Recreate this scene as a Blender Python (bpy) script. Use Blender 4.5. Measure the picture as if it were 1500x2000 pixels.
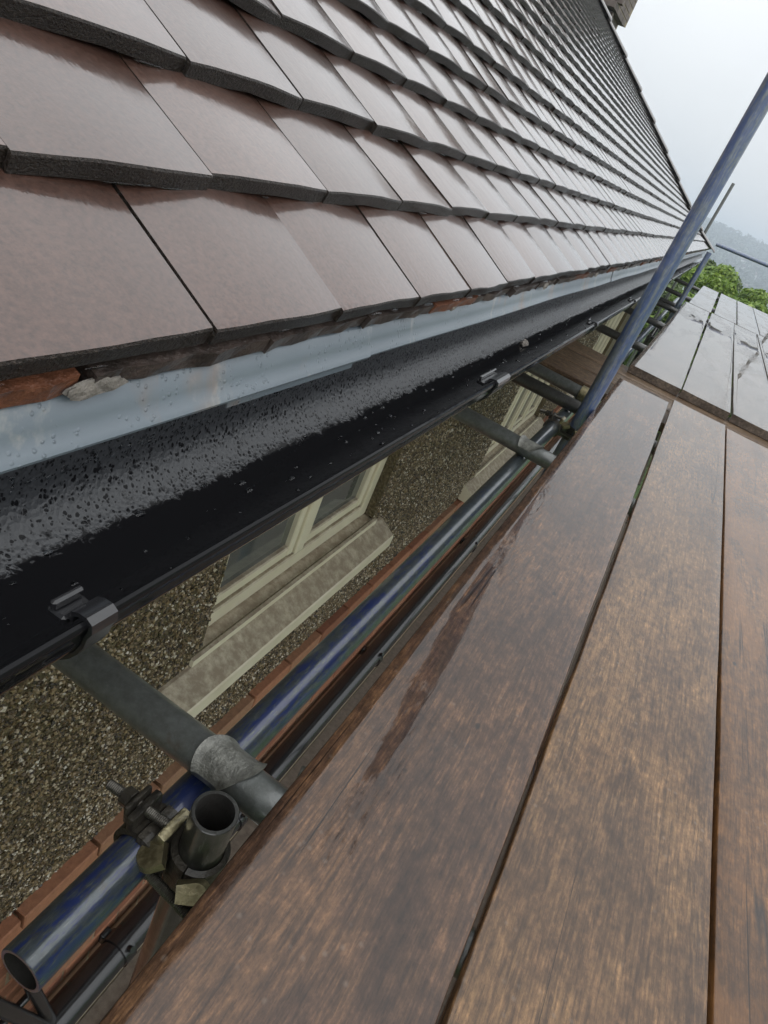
import bpy, bmesh, math, random
from mathutils import Vector, Matrix, Euler, noise as mnoise

random.seed(7)
sc = bpy.context.scene
for o in list(bpy.data.objects):
    bpy.data.objects.remove(o, do_unlink=True)
col = sc.collection
rad = math.radians

# ------------------------------------------------------------------ camera
# world axes: +Y runs along the eaves away from the viewer, +X away from the house, +Z up, origin at the phone
RIGHT = Vector((0.83133696, 0.43456941, 0.346451))
DOWN = Vector((0.50625619, -0.33492733, -0.79468758))
FWD = Vector((-0.229311, 0.83604612, -0.49844092))
cam_data = bpy.data.cameras.new('camera')
cam = bpy.data.objects.new('camera', cam_data)
col.objects.link(cam)
m = Matrix((RIGHT, -DOWN, -FWD)).transposed()
cam.matrix_world = m.to_4x4()
cam_data.sensor_fit = 'VERTICAL'
cam_data.sensor_height = 24.0
cam_data.lens = 24.0 * 1304.0 / 2000.0
cam_data.clip_start = 0.02
cam_data.clip_end = 6000
sc.camera = cam
sc.render.resolution_x, sc.render.resolution_y = 768, 1024

# ------------------------------------------------------------------ sky and light (overcast, wet)
SUN_EL, SUN_AZ = rad(58), rad(150)
world = bpy.data.worlds.new('World')
sc.world = world
world.use_nodes = True
wn = world.node_tree
wn.nodes.clear()
w_out = wn.nodes.new('ShaderNodeOutputWorld')
w_bg = wn.nodes.new('ShaderNodeBackground')
w_bg.inputs['Strength'].default_value = 0.1
w_sky = wn.nodes.new('ShaderNodeTexSky')
w_sky.sky_type = 'NISHITA'
w_sky.sun_disc = False
w_sky.sun_elevation = SUN_EL
w_sky.sun_rotation = SUN_AZ
w_sky.dust_density = 6
w_sky.air_density = 1.0
w_tc = wn.nodes.new('ShaderNodeTexCoord')
w_noise = wn.nodes.new('ShaderNodeTexNoise')
w_noise.inputs['Scale'].default_value = 2.2
w_noise.inputs['Detail'].default_value = 4
w_ramp = wn.nodes.new('ShaderNodeValToRGB')
w_ramp.color_ramp.elements[0].position = 0.3
w_ramp.color_ramp.elements[0].color = (0.89, 0.925, 0.95, 1)
w_ramp.color_ramp.elements[1].position = 0.7
w_ramp.color_ramp.elements[1].color = (1.0, 1.02, 1.03, 1)
w_mul = wn.nodes.new('ShaderNodeVectorMath')
w_mul.operation = 'SCALE'
w_mix = wn.nodes.new('ShaderNodeMixRGB')
w_mix.inputs['Fac'].default_value = 0.93
wn.links.new(w_tc.outputs['Generated'], w_noise.inputs['Vector'])
wn.links.new(w_noise.outputs['Fac'], w_ramp.inputs['Fac'])
w_sep = wn.nodes.new('ShaderNodeSeparateXYZ')
wn.links.new(w_tc.outputs['Generated'], w_sep.inputs[0])
w_cl = wn.nodes.new('ShaderNodeMath')
w_cl.operation = 'MAXIMUM'
w_cl.inputs[1].default_value = 0.0
wn.links.new(w_sep.outputs['Z'], w_cl.inputs[0])
w_lum = wn.nodes.new('ShaderNodeMath')          # standard overcast sky: rises steadily with height
w_lum.operation = 'MULTIPLY_ADD'
w_lum.inputs[1].default_value = 14.0
w_lum.inputs[2].default_value = 8.3
wn.links.new(w_cl.outputs[0], w_lum.inputs[0])
wn.links.new(w_lum.outputs[0], w_mul.inputs['Scale'])
wn.links.new(w_ramp.outputs['Color'], w_mul.inputs[0])
wn.links.new(w_sky.outputs['Color'], w_mix.inputs['Color1'])
wn.links.new(w_mul.outputs['Vector'], w_mix.inputs['Color2'])
wn.links.new(w_mix.outputs['Color'], w_bg.inputs['Color'])
wn.links.new(w_bg.outputs['Background'], w_out.inputs['Surface'])

sun_data = bpy.data.lights.new('sun', 'SUN')
sun_data.energy = 0.6
sun_data.angle = rad(150)
sun_data.color = (1.0, 0.97, 0.93)
sun = bpy.data.objects.new('sun', sun_data)
col.objects.link(sun)
sd = Vector((math.sin(SUN_AZ) * math.cos(SUN_EL), math.cos(SUN_AZ) * math.cos(SUN_EL), math.sin(SUN_EL)))
sun.rotation_euler = sd.to_track_quat('Z', 'Y').to_euler()

sc.view_settings.view_transform = 'Standard'
sc.view_settings.look = 'None'
sc.view_settings.gamma = 1
sc.view_settings.exposure = 0.05
sc.view_settings.use_curve_mapping = False
sc.cycles.max_bounces = 6
sc.cycles.diffuse_bounces = 4
sc.cycles.glossy_bounces = 3
sc.cycles.transmission_bounces = 4
sc.cycles.volume_bounces = 0

# ------------------------------------------------------------------ helpers
def link(o, parent=None):
    col.objects.link(o)
    if parent is not None:
        o.parent = parent
    return o

def mesh_obj(name, me, mat=None, parent=None, smooth=None):
    if mat is not None and not me.materials:
        me.materials.append(mat)
    if smooth is not None:
        for p in me.polygons:
            p.use_smooth = True
        me.set_sharp_from_angle(angle=rad(smooth))
    return link(bpy.data.objects.new(name, me), parent)

def bm_obj(name, bm, mat=None, parent=None, smooth=None, recalc=True):
    if recalc:
        bmesh.ops.recalc_face_normals(bm, faces=bm.faces)
    me = bpy.data.meshes.new(name)
    bm.to_mesh(me)
    bm.free()
    return mesh_obj(name, me, mat, parent, smooth)

def empty(name, loc=(0, 0, 0), parent=None):
    o = bpy.data.objects.new(name, None)
    o.empty_display_size = 0.1
    o.location = loc
    return link(o, parent)

def tag(o, label, cat, group=None):
    o['label'] = label
    o['category'] = cat
    if group:
        o['group'] = group
    return o

def box(bm, x0, x1, y0, y1, z0, z1, bevel=0.0, seg=1):
    mt = Matrix.Translation(((x0 + x1) / 2, (y0 + y1) / 2, (z0 + z1) / 2)) @ Matrix.Diagonal((x1 - x0, y1 - y0, z1 - z0, 1))
    r = bmesh.ops.create_cube(bm, size=1.0, matrix=mt)
    if bevel > 0:
        es = list({e for v in r['verts'] for e in v.link_edges})
        bmesh.ops.bevel(bm, geom=es, offset=bevel, segments=seg, affect='EDGES', profile=0.6)

def extrude_profile(bm, pts, y0, y1, closed=True, ny=1):
    """pts: (x, z) profile swept along Y"""
    rings = []
    for j in range(ny + 1):
        y = y0 + (y1 - y0) * j / ny
        rings.append([bm.verts.new((x, y, z)) for x, z in pts])
    n = len(pts)
    for j in range(ny):
        for i in range(n if closed else n - 1):
            a, b = i, (i + 1) % n
            bm.faces.new((rings[j][a], rings[j][b], rings[j + 1][b], rings[j + 1][a]))
    if closed:
        bm.faces.new(rings[0])
        bm.faces.new(rings[-1][::-1])

def cyl(bm, p0, p1, r0, r1=None, seg=16, caps=True):
    p0, p1 = Vector(p0), Vector(p1)
    r1 = r0 if r1 is None else r1
    d = (p1 - p0).normalized()
    a = d.orthogonal().normalized()
    b = d.cross(a)
    A, B = [], []
    for i in range(seg):
        t = 2 * math.pi * i / seg
        o = a * math.cos(t) + b * math.sin(t)
        A.append(bm.verts.new(p0 + o * r0))
        B.append(bm.verts.new(p1 + o * r1))
    for i in range(seg):
        j = (i + 1) % seg
        bm.faces.new((A[i], A[j], B[j], B[i]))
    if caps:
        bm.faces.new(A[::-1])
        bm.faces.new(B)

TUBE_R = 0.02415
def tube_mesh(bm, p0, p1, r=TUBE_R, wall=0.004, seg=40):
    """hollow scaffold tube"""
    p0, p1 = Vector(p0), Vector(p1)
    d = (p1 - p0).normalized()
    a = d.orthogonal().normalized()
    b = d.cross(a)
    ch = 0.0008
    prof = [(p0, r - wall), (p0, r - ch), (p0 + d * ch, r), (p1 - d * ch, r), (p1, r - ch), (p1, r - wall)]
    rings = []
    for c, rr in prof:
        rings.append([bm.verts.new(c + (a * math.cos(2 * math.pi * i / seg) + b * math.sin(2 * math.pi * i / seg)) * rr) for i in range(seg)])
    n = len(rings)
    inner = n - 1
    for k in range(n):
        A, B = rings[k], rings[(k + 1) % n]
        for i in range(seg):
            j = (i + 1) % seg
            f = bm.faces.new((A[i], A[j], B[j], B[i]))
            f.material_index = 1 if k == inner else 0

def project(P):
    d = FWD.dot(P)
    if d < 0.05:
        return None
    return 750 + 1304 * RIGHT.dot(P) / d, 1000 + 1304 * DOWN.dot(P) / d, d

def ray(px, py):
    return RIGHT * (px - 750) + DOWN * (py - 1000) + FWD * 1304

# ------------------------------------------------------------------ materials
class NT:
    def __init__(self, name):
        self.mat = bpy.data.materials.new(name)
        self.mat.use_nodes = True
        self.t = self.mat.node_tree
        self.t.nodes.clear()
        self.out = self.n('ShaderNodeOutputMaterial')
        self.p = self.n('ShaderNodeBsdfPrincipled')
        self.l(self.p.outputs[0], self.out.inputs['Surface'])
    def n(self, typ, **kw):
        nd = self.t.nodes.new(typ)
        for k, v in kw.items():
            setattr(nd, k, v)
        return nd
    def l(self, a, b):
        self.t.links.new(a, b)
    def put(self, sock, v):
        if hasattr(v, 'is_output'):
            self.l(v, sock)
        else:
            if sock.type == 'RGBA':
                v = tuple(v) + (1,) if isinstance(v, tuple) else (v, v, v, 1)
            sock.default_value = v
    def obj(self, scale=(1, 1, 1), rnd=0.0, src='Object'):
        tc = self.n('ShaderNodeTexCoord')
        mp = self.n('ShaderNodeMapping')
        mp.inputs['Scale'].default_value = scale
        self.l(tc.outputs[src], mp.inputs['Vector'])
        if rnd:
            oi = self.n('ShaderNodeObjectInfo')
            mm = self.n('ShaderNodeMath', operation='MULTIPLY')
            mm.inputs[1].default_value = rnd
            self.l(oi.outputs['Random'], mm.inputs[0])
            cx = self.n('ShaderNodeCombineXYZ')
            for i in range(3):
                self.l(mm.outputs[0], cx.inputs[i])
            self.l(cx.outputs[0], mp.inputs['Location'])
        return mp.outputs['Vector']
    def noise(self, vec, scale, detail=4, rough=0.55, dist=0.0):
        nd = self.n('ShaderNodeTexNoise')
        self.l(vec, nd.inputs['Vector'])
        nd.inputs['Scale'].default_value = scale
        nd.inputs['Detail'].default_value = detail
        nd.inputs['Roughness'].default_value = rough
        nd.inputs['Distortion'].default_value = dist
        return nd.outputs['Fac']
    def voronoi(self, vec, scale, feature='F1', rnd=1.0):
        nd = self.n('ShaderNodeTexVoronoi', feature=feature)
        self.l(vec, nd.inputs['Vector'])
        nd.inputs['Scale'].default_value = scale
        nd.inputs['Randomness'].default_value = rnd
        return nd
    def ramp(self, fac, stops, interp='LINEAR'):
        nd = self.n('ShaderNodeValToRGB')
        cr = nd.color_ramp
        cr.interpolation = interp
        while len(cr.elements) > 1:
            cr.elements.remove(cr.elements[-1])
        for i, (p, c) in enumerate(stops):
            e = cr.elements[0] if i == 0 else cr.elements.new(p)
            e.position = p
            if not isinstance(c, tuple):
                c = (c, c, c)
            e.color = c + (1,)
        self.l(fac, nd.inputs['Fac'])
        return nd.outputs['Color']
    def mix(self, fac, a, b, blend='MIX'):
        nd = self.n('ShaderNodeMixRGB', blend_type=blend)
        self.put(nd.inputs['Fac'], fac)
        self.put(nd.inputs['Color1'], a)
        self.put(nd.inputs['Color2'], b)
        return nd.outputs['Color']
    def math(self, op, a, b=0.0, clamp=False):
        nd = self.n('ShaderNodeMath', operation=op, use_clamp=clamp)
        self.put(nd.inputs[0], a)
        self.put(nd.inputs[1], b)
        return nd.outputs[0]
    def sep(self, vec):
        nd = self.n('ShaderNodeSeparateXYZ')
        self.l(vec, nd.inputs[0])
        return nd.outputs
    def bump(self, h, strength, dist=0.01, normal=None):
        nd = self.n('ShaderNodeBump')
        nd.inputs['Strength'].default_value = strength
        nd.inputs['Distance'].default_value = dist
        self.l(h, nd.inputs['Height'])
        if normal is not None:
            self.l(normal, nd.inputs['Normal'])
        return nd.outputs['Normal']
    def rnd(self):
        """one value per piece, alone or in a joined mesh"""
        g = self.n('ShaderNodeNewGeometry')
        oi = self.n('ShaderNodeObjectInfo')
        s = self.math('ADD', g.outputs['Random Per Island'], oi.outputs['Random'])
        return self.math('FRACT', s)
    def set(self, **kw):
        names = dict(color='Base Color', rough='Roughness', metal='Metallic', normal='Normal', coat='Coat Weight',
                     coat_rough='Coat Roughness', coat_normal='Coat Normal', spec='Specular IOR Level', ior='IOR',
                     coat_ior='Coat IOR', trans='Transmission Weight', alpha='Alpha')
        for k, v in kw.items():
            self.put(self.p.inputs[names[k]], v)
        return self

def mat_tile():
    t = NT('wet_clay_tile')
    v = t.obj(rnd=9.0)
    r = t.rnd()
    big = t.noise(v, 9, 5, 0.6)
    fine = t.noise(v, 260, 3, 0.7)
    base = t.ramp(big, [(0.3, (0.056, 0.029, 0.021)), (0.7, (0.088, 0.048, 0.037))])
    base = t.mix(0.5, base, t.ramp(r, [(0, (0.042, 0.021, 0.015)), (0.5, (0.070, 0.037, 0.028)), (1, (0.102, 0.060, 0.047))]))
    base = t.mix(0.6, base, t.ramp(fine, [(0.32, 0.35), (0.5, 0.95), (0.68, 1.5)]), 'MULTIPLY')
    # broken rough clay on the cut edges (faces that do not look up)
    g = t.n('ShaderNodeNewGeometry')
    nz = t.sep(g.outputs['True Normal'])[2]
    edge = t.ramp(nz, [(0.35, 1.0), (0.6, 0.0)])
    grit = t.noise(v, 420, 3, 0.7)
    ecol = t.ramp(grit, [(0.3, (0.010, 0.007, 0.005)), (0.6, (0.036, 0.026, 0.020)), (0.75, (0.10, 0.08, 0.065))])
    color = t.mix(edge, base, ecol)
    film = t.noise(t.obj((1, 0.35, 1), 5.0), 60, 3, 0.5)
    h = t.math('ADD', t.math('MULTIPLY', fine, 0.35), film)
    nrm = t.bump(h, 0.16, 0.004)
    egr = t.bump(t.math('MULTIPLY', grit, edge), 0.9, 0.006, nrm)
    rip = t.noise(t.obj((1, 0.45, 1), 5.0), 330, 2, 0.6)
    cn = t.bump(t.math('ADD', t.math('MULTIPLY', film, 0.6), t.math('MULTIPLY', rip, 0.36)), 0.075, 0.004)
    wet = t.math('SUBTRACT', 1.0, t.math('MULTIPLY', edge, 0.8))
    t.set(color=color, rough=0.3, normal=egr, coat=wet, coat_ior=1.46, coat_normal=cn, spec=0.2)
    t.put(t.p.inputs['Coat Roughness'], t.ramp(t.noise(v, 34, 4, 0.65), [(0.36, 0.02), (0.66, 0.17)]))
    return t.mat

def mat_under_tile():
    t = NT('old_clay_tile')
    v = t.obj(rnd=5.0)
    r = t.rnd()
    n1 = t.noise(v, 45, 5, 0.65)
    brown = t.ramp(n1, [(0.3, (0.022, 0.016, 0.013)), (0.7, (0.085, 0.06, 0.05))])
    orange = t.ramp(n1, [(0.3, (0.09, 0.035, 0.018)), (0.7, (0.24, 0.09, 0.045))])
    c = t.mix(t.ramp(r, [(0.80, 0.0), (0.84, 1.0)], 'LINEAR'), brown, orange)
    c = t.mix(t.ramp(t.noise(v, 18, 3), [(0.62, 0.0), (0.7, 0.8)]), c, (0.18, 0.155, 0.135))
    t.set(color=c, rough=0.5, normal=t.bump(t.noise(v, 260, 3), 0.5, 0.004), coat=0.5, coat_rough=0.15)
    return t.mat

def mat_strip():
    t = NT('grey_plastic_strip')
    v = t.obj()
    dirt = t.noise(t.obj((1, 1, 0.35)), 16, 6, 0.7, 0.6)
    streak = t.noise(t.obj((1, 60, 2)), 1.2, 4, 0.6)
    c = t.ramp(t.noise(v, 3, 3), [(0.3, (0.135, 0.16, 0.185)), (0.7, (0.175, 0.205, 0.232))])
    pale = t.math('MULTIPLY', t.ramp(dirt, [(0.56, 0.0), (0.62, 0.75)]), t.ramp(streak, [(0.4, 0.1), (0.6, 1.0)]))
    c = t.mix(pale, c, (0.30, 0.30, 0.285))
    rust = t.math('MULTIPLY', t.ramp(t.noise(v, 5.5, 4, 0.6), [(0.58, 0.0), (0.66, 0.6)]), t.ramp(t.noise(t.obj((1, 30, 3)), 1.5, 5), [(0.45, 0.0), (0.6, 1.0)]))
    c = t.mix(rust, c, (0.27, 0.165, 0.10))
    drops = t.voronoi(v, 190)
    dm = t.ramp(drops.outputs['Distance'], [(0.15, 1.0), (0.3, 0.0)])
    dmm = t.math('MULTIPLY', dm, t.ramp(t.noise(v, 24, 2), [(0.5, 0.0), (0.62, 1.0)]))
    t.set(color=c, rough=0.42, spec=0.4, normal=t.bump(dmm, 0.5, 0.003), coat=0.25, coat_rough=0.12)
    return t.mat

def mat_gutter():
    """black PVC: beaded with fine rain on the upper back wall, running wet in the trough"""
    t = NT('black_gutter_plastic')
    v = t.obj()
    x, y, z = t.sep(v)
    wob = t.noise(v, 75, 4, 0.7, 0.8)
    wob2 = t.noise(v, 7, 3, 0.5)
    lim = t.math('ADD', x, t.math('ADD', t.math('MULTIPLY', t.math('SUBTRACT', wob, 0.5), 0.030), t.math('MULTIPLY', t.math('SUBTRACT', wob2, 0.5), 0.012)))
    dew = t.ramp(t.math('ADD', lim, 1.0), [(0.7405, 1.0), (0.7420, 0.0)])      # behind x = -0.259
    wv_ = t.n('ShaderNodeVectorMath', operation='ADD')
    nz_ = t.n('ShaderNodeTexNoise')
    nz_.inputs['Scale'].default_value = 160
    nz_.inputs['Detail'].default_value = 2
    t.l(v, nz_.inputs['Vector'])
    sc_ = t.n('ShaderNodeVectorMath', operation='SCALE')
    sc_.inputs['Scale'].default_value = 0.0035
    t.l(nz_.outputs['Color'], sc_.inputs[0])
    t.l(t.obj((1, 0.9, 0.7)), wv_.inputs[0])
    t.l(sc_.outputs[0], wv_.inputs[1])
    bead = t.voronoi(wv_.outputs[0], 330)
    rc = t.sep(bead.outputs['Color'])[0]
    hole = t.ramp(t.math('SUBTRACT', bead.outputs['Distance'], t.math('MULTIPLY', rc, 0.45)), [(-0.04, 0.0), (0.10, 1.0)])
    patch = t.ramp(t.noise(v, 130, 3, 0.6), [(0.32, 0.25), (0.44, 1.0)])
    d = t.math('MULTIPLY', dew, t.math('MULTIPLY', hole, patch))
    c = t.mix(d, (0.008, 0.008, 0.009), (0.034, 0.036, 0.040))
    rough = t.math('ADD', t.math('MULTIPLY', d, 0.36), 0.07)
    h = t.math('MULTIPLY', t.math('SUBTRACT', 1.0, bead.outputs['Distance']), dew)
    n = t.bump(h, 0.18, 0.004)
    n = t.bump(t.noise(v, 22, 3), 0.05, 0.01, n)
    t.set(color=c, rough=rough, normal=n, spec=t.math('ADD', t.math('MULTIPLY', d, 0.5), 0.10))
    return t.mat

def mat_wood(name, dark, mid, light, puddle=0.0, wet=0.9, orange=None):
    """wet sawn scaffold board, grain along local Y"""
    t = NT(name)
    v = t.obj(rnd=7.0)
    fib = t.noise(t.obj((1, 0.075, 1), 7.0), 240, 4, 0.75)          # fine fibres
    str_ = t.noise(t.obj((1, 0.09, 1), 7.0), 42, 4, 0.68, 0.4)      # darker growth streaks
    blot = t.noise(t.obj((1, 0.45, 1), 7.0), 7.5, 5, 0.7, 0.3)       # mud and weathering
    mott = t.noise(t.obj((1, 0.6, 1), 7.0), 85, 5, 0.78)
    c = t.ramp(blot, [(0.25, dark), (0.5, mid), (0.80, light)])
    c = t.mix(t.ramp(str_, [(0.36, 0.55), (0.56, 0.0)]), c, dark)
    hi = t.math('MULTIPLY', t.ramp(fib, [(0.50, 0.0), (0.62, 1.0)]), t.ramp(blot, [(0.40, 0.12), (0.62, 0.8)]))
    c = t.mix(t.math('MULTIPLY', t.ramp(fib, [(0.36, 1.0), (0.47, 0.0)]), 0.55), c, (dark[0] * 0.6, dark[1] * 0.6, dark[2] * 0.6))
    c = t.mix(hi, c, light)
    c = t.mix(0.8, c, t.ramp(mott, [(0.3, 0.25), (0.5, 0.85), (0.68, 1.9)]), 'MULTIPLY')
    mw = t.n('ShaderNodeVectorMath', operation='ADD')
    t.l(t.obj((1, 0.05, 1), 7.0), mw.inputs[0])
    cx = t.n('ShaderNodeCombineXYZ')
    t.l(t.math('MULTIPLY', t.noise(t.obj((1, 0.3, 1), 7.0), 4.5, 2, 0.5), 0.16), cx.inputs[0])
    t.l(cx.outputs[0], mw.inputs[1])
    wv = t.n('ShaderNodeTexWave', wave_type='BANDS', bands_direction='X')
    t.l(mw.outputs[0], wv.inputs['Vector'])
    wv.inputs['Scale'].default_value = 62
    wv.inputs['Distortion'].default_value = 5.0
    wv.inputs['Detail'].default_value = 2
    wv.inputs['Detail Scale'].default_value = 2.5
    grain = t.math('MULTIPLY', wv.outputs['Fac'], t.ramp(mott, [(0.35, 0.2), (0.6, 1.0)]))
    c = t.mix(t.math('MULTIPLY', grain, 0.34), c, (dark[0] * 0.7, dark[1] * 0.7, dark[2] * 0.7))
    pit = t.voronoi(t.obj((1, 0.6, 1), 7.0), 13)
    c = t.mix(t.ramp(pit.outputs['Distance'], [(0.035, 0.9), (0.06, 0.0)]), c, (0.012, 0.009, 0.007))
    speck = t.voronoi(v, 60)                                          # dried cement spots
    sm = t.math('MULTIPLY', t.ramp(speck.outputs['Distance'], [(0.06, 0.35), (0.2, 0.0)]), t.ramp(blot, [(0.50, 0.0), (0.56, 1.0)]))
    c = t.mix(sm, c, (0.19, 0.15, 0.12))
    knots = t.voronoi(t.obj((1, 0.42, 1), 7.0), 3.6)
    kd = t.math('ADD', knots.outputs['Distance'], t.math('MULTIPLY', mott, 0.05))
    c = t.mix(t.ramp(kd, [(0.06, 0.9), (0.12, 0.0)]), c, (0.024, 0.016, 0.013))
    crack = t.noise(t.obj((1, 0.014, 1), 7.0), 17, 1, 0.4, 0.25)
    cm = t.ramp(crack, [(0.4965, 0.0), (0.4992, 1.0), (0.5008, 1.0), (0.5035, 0.0)])
    cm = t.math('MULTIPLY', cm, t.ramp(t.noise(v, 2.4, 1), [(0.44, 0.0), (0.52, 0.95)]))
    c = t.mix(cm, c, (0.016, 0.011, 0.009))
    # grain swells into raised rings round the knots
    rg_ = t.math('SINE', t.math('MULTIPLY', t.math('ADD', knots.outputs['Distance'], t.math('MULTIPLY', str_, 0.10)), 190.0))
    rm = t.math('MULTIPLY', rg_, t.ramp(knots.outputs['Distance'], [(0.10, 0.6), (0.30, 0.0)]))
    c = t.mix(t.math('MULTIPLY', rm, 0.22, True), c, dark)
    pn = t.noise(t.obj((1, 0.28, 1), 3.0), 7, 5, 0.62, 0.3)           # standing water
    pm = t.ramp(pn, [(0.55 - puddle, 0.0), (0.585 - puddle, 1.0)])
    if orange:
        c = t.mix(t.math('MULTIPLY', pm, 0.35), c, orange)
    h = t.math('ADD', t.math('MULTIPLY', fib, 0.9), t.math('MULTIPLY', mott, 0.9))
    h = t.math('SUBTRACT', h, t.math('MULTIPLY', cm, 2.0))
    nrm = t.bump(h, 0.7, 0.003)
    fh = t.math('ADD', t.noise(t.obj((1, 0.25, 1), 7.0), 75, 1, 0.5), t.math('MULTIPLY', rm, 0.25))
    film = t.bump(t.math('MULTIPLY', t.math('SUBTRACT', fh, 0.5), t.math('SUBTRACT', 1.0, t.math('MULTIPLY', pm, 0.9))), 0.10, 0.003)
    crough = t.mix(pm, t.ramp(mott, [(0.35, 0.03), (0.62, 0.22)]), 0.015)
    t.set(color=c, rough=0.6, normal=nrm, spec=0.12, coat=t.mix(pm, wet, 1.0), coat_rough=crough, coat_ior=1.42, coat_normal=film)
    return t.mat

def mat_tube(name, paint=None, paint_end=None, base=(0.13, 0.14, 0.135), metal=0.55, dirt=0.5, cover=0.5):
    """weathered scaffold tube; scuffs run along its length (Y for ledgers, Z for standards)"""
    t = NT(name)
    v = t.obj(rnd=3.0)
    vs = t.obj((1, 0.16, 1), 3.0) if paint_end else t.obj((1, 1, 0.10), 3.0)
    n1 = t.noise(v, 55, 4, 0.7)
    n2 = t.noise(vs, 260, 4, 0.75)
    n3 = t.noise(vs, 58, 4, 0.7)
    c = t.mix(t.ramp(n1, [(0.35, 0.0), (0.65, dirt)]), base, (base[0] * 0.42, base[1] * 0.42, base[2] * 0.38))
    c = t.mix(t.ramp(n2, [(0.58, 0.0), (0.72, 0.5)]), c, (0.20, 0.205, 0.20))
    c = t.mix(t.ramp(t.noise(v, 20, 4, 0.7), [(0.62, 0.0), (0.74, 0.5)]), c, (0.075, 0.045, 0.026))
    mt = metal
    if paint:
        wear = t.math('ADD', t.math('MULTIPLY', n2, 0.5), t.math('MULTIPLY', n3, 0.5))
        if paint_end:
            yy = t.sep(t.obj())[1]
            wear = t.math('ADD', wear, t.ramp(t.math('MULTIPLY', yy, 0.25), [(paint_end * 0.25 - 0.1, 0.0), (paint_end * 0.25 + 0.15, 0.12)]))
        pm = t.ramp(wear, [(cover - 0.035, 1.0), (cover + 0.03, 0.0)])
        pc = t.mix(n1, paint, (paint[0] * 0.5, paint[1] * 0.55, paint[2] * 0.55))
        c = t.mix(pm, c, pc)
        mt = t.math('MULTIPLY', t.math('SUBTRACT', 1.0, pm), metal)
    t.set(color=c, metal=mt, rough=t.math('ADD', t.math('MULTIPLY', n1, 0.3), 0.2), normal=t.bump(n2, 0.2, 0.002), coat=0.8, coat_rough=0.08)
    return t.mat

def mat_simple(name, c0, c1, scale=20, rough=0.6, bump=0.3, bscale=120, metal=0.0, coat=0.0, coat_rough=0.1, dist=0.004, rnd=0.0):
    t = NT(name)
    v = t.obj(rnd=rnd)
    c = t.ramp(t.noise(v, scale, 5, 0.62), [(0.3, c0), (0.7, c1)])
    t.set(color=c, rough=rough, metal=metal, normal=t.bump(t.noise(v, bscale, 4, 0.6), bump, dist), coat=coat, coat_rough=coat_rough)
    return t.mat

def mat_pebble():
    t = NT('pebble_stone')
    r = t.rnd()
    c = t.ramp(r, [(0.0, (0.02, 0.014, 0.008)), (0.35, (0.09, 0.061, 0.029)), (0.6, (0.17, 0.118, 0.056)), (0.82, (0.28, 0.205, 0.11)), (0.95, (0.50, 0.43, 0.32)), (1.0, (0.65, 0.60, 0.52))])
    t.set(color=c, rough=0.45, coat=0.3, coat_rough=0.2)
    return t.mat

def mat_dash():
    t = NT('pebbledash_render')
    v = t.obj()
    vo = t.voronoi(v, 95)
    c = t.ramp(t.noise(v, 120, 4, 0.7), [(0.3, (0.06, 0.047, 0.024)), (0.55, (0.15, 0.115, 0.06)), (0.75, (0.30, 0.25, 0.16))])
    c = t.mix(0.4, c, t.ramp(t.noise(v, 2.5, 3), [(0.3, 0.6), (0.7, 1.2)]), 'MULTIPLY')
    t.set(color=c, rough=0.75, normal=t.bump(vo.outputs['Distance'], 0.9, 0.012))
    return t.mat

def mat_brick():
    t = NT('red_brick')
    v = t.obj(rnd=6.0)
    r = t.rnd()
    c = t.ramp(r, [(0, (0.22, 0.085, 0.045)), (0.5, (0.34, 0.145, 0.075)), (1, (0.27, 0.15, 0.085))])
    c = t.mix(0.5, c, t.ramp(t.noise(v, 60, 4, 0.7), [(0.3, 0.5), (0.7, 1.25)]), 'MULTIPLY')
    t.set(color=c, rough=0.75, normal=t.bump(t.noise(v, 180, 4), 0.5, 0.004))
    return t.mat

def mat_cream():
    t = NT('cream_paint')
    v = t.obj()
    c = t.ramp(t.noise(v, 6, 4), [(0.3, (0.68, 0.61, 0.45)), (0.7, (0.78, 0.72, 0.56))])
    up = t.sep(t.n('ShaderNodeNewGeometry').outputs['True Normal'])[2]
    dirt = t.math('MULTIPLY', t.ramp(up, [(0.5, 0.05), (0.8, 0.9)]), t.ramp(t.noise(v, 28, 6, 0.7), [(0.30, 0.35), (0.58, 1.0)]))
    c = t.mix(dirt, c, (0.26, 0.205, 0.14))
    t.set(color=c, rough=0.5, normal=t.bump(t.noise(v, 90, 4), 0.25, 0.003), coat=0.25, coat_rough=0.2)
    return t.mat

def mat_glass():
    t = NT('window_glass')
    v = t.obj()
    c = t.ramp(t.noise(v, 3, 3), [(0.3, (0.06, 0.068, 0.066)), (0.7, (0.10, 0.11, 0.105))])
    t.set(color=c, rough=0.06, spec=0.6, coat=0.3, coat_rough=0.03)
    return t.mat

def mat_leaf(name, a, b, c2):
    t = NT(name)
    r = t.rnd()
    c = t.ramp(r, [(0, a), (0.55, b), (1, c2)])
    t.set(color=c, rough=0.5)
    tr = t.n('ShaderNodeBsdfTranslucent')
    t.l(c, tr.inputs['Color'])
    mx = t.n('ShaderNodeMixShader')
    mx.inputs[0].default_value = 0.3
    t.l(t.p.outputs[0], mx.inputs[1])
    t.l(tr.outputs[0], mx.inputs[2])
    t.l(mx.outputs[0], t.out.inputs['Surface'])
    return t.mat

def mat_water():
    t = NT('water_drop')
    t.set(color=(0.9, 0.95, 1.0), rough=0.02, ior=1.33, trans=1.0)
    return t.mat

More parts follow.
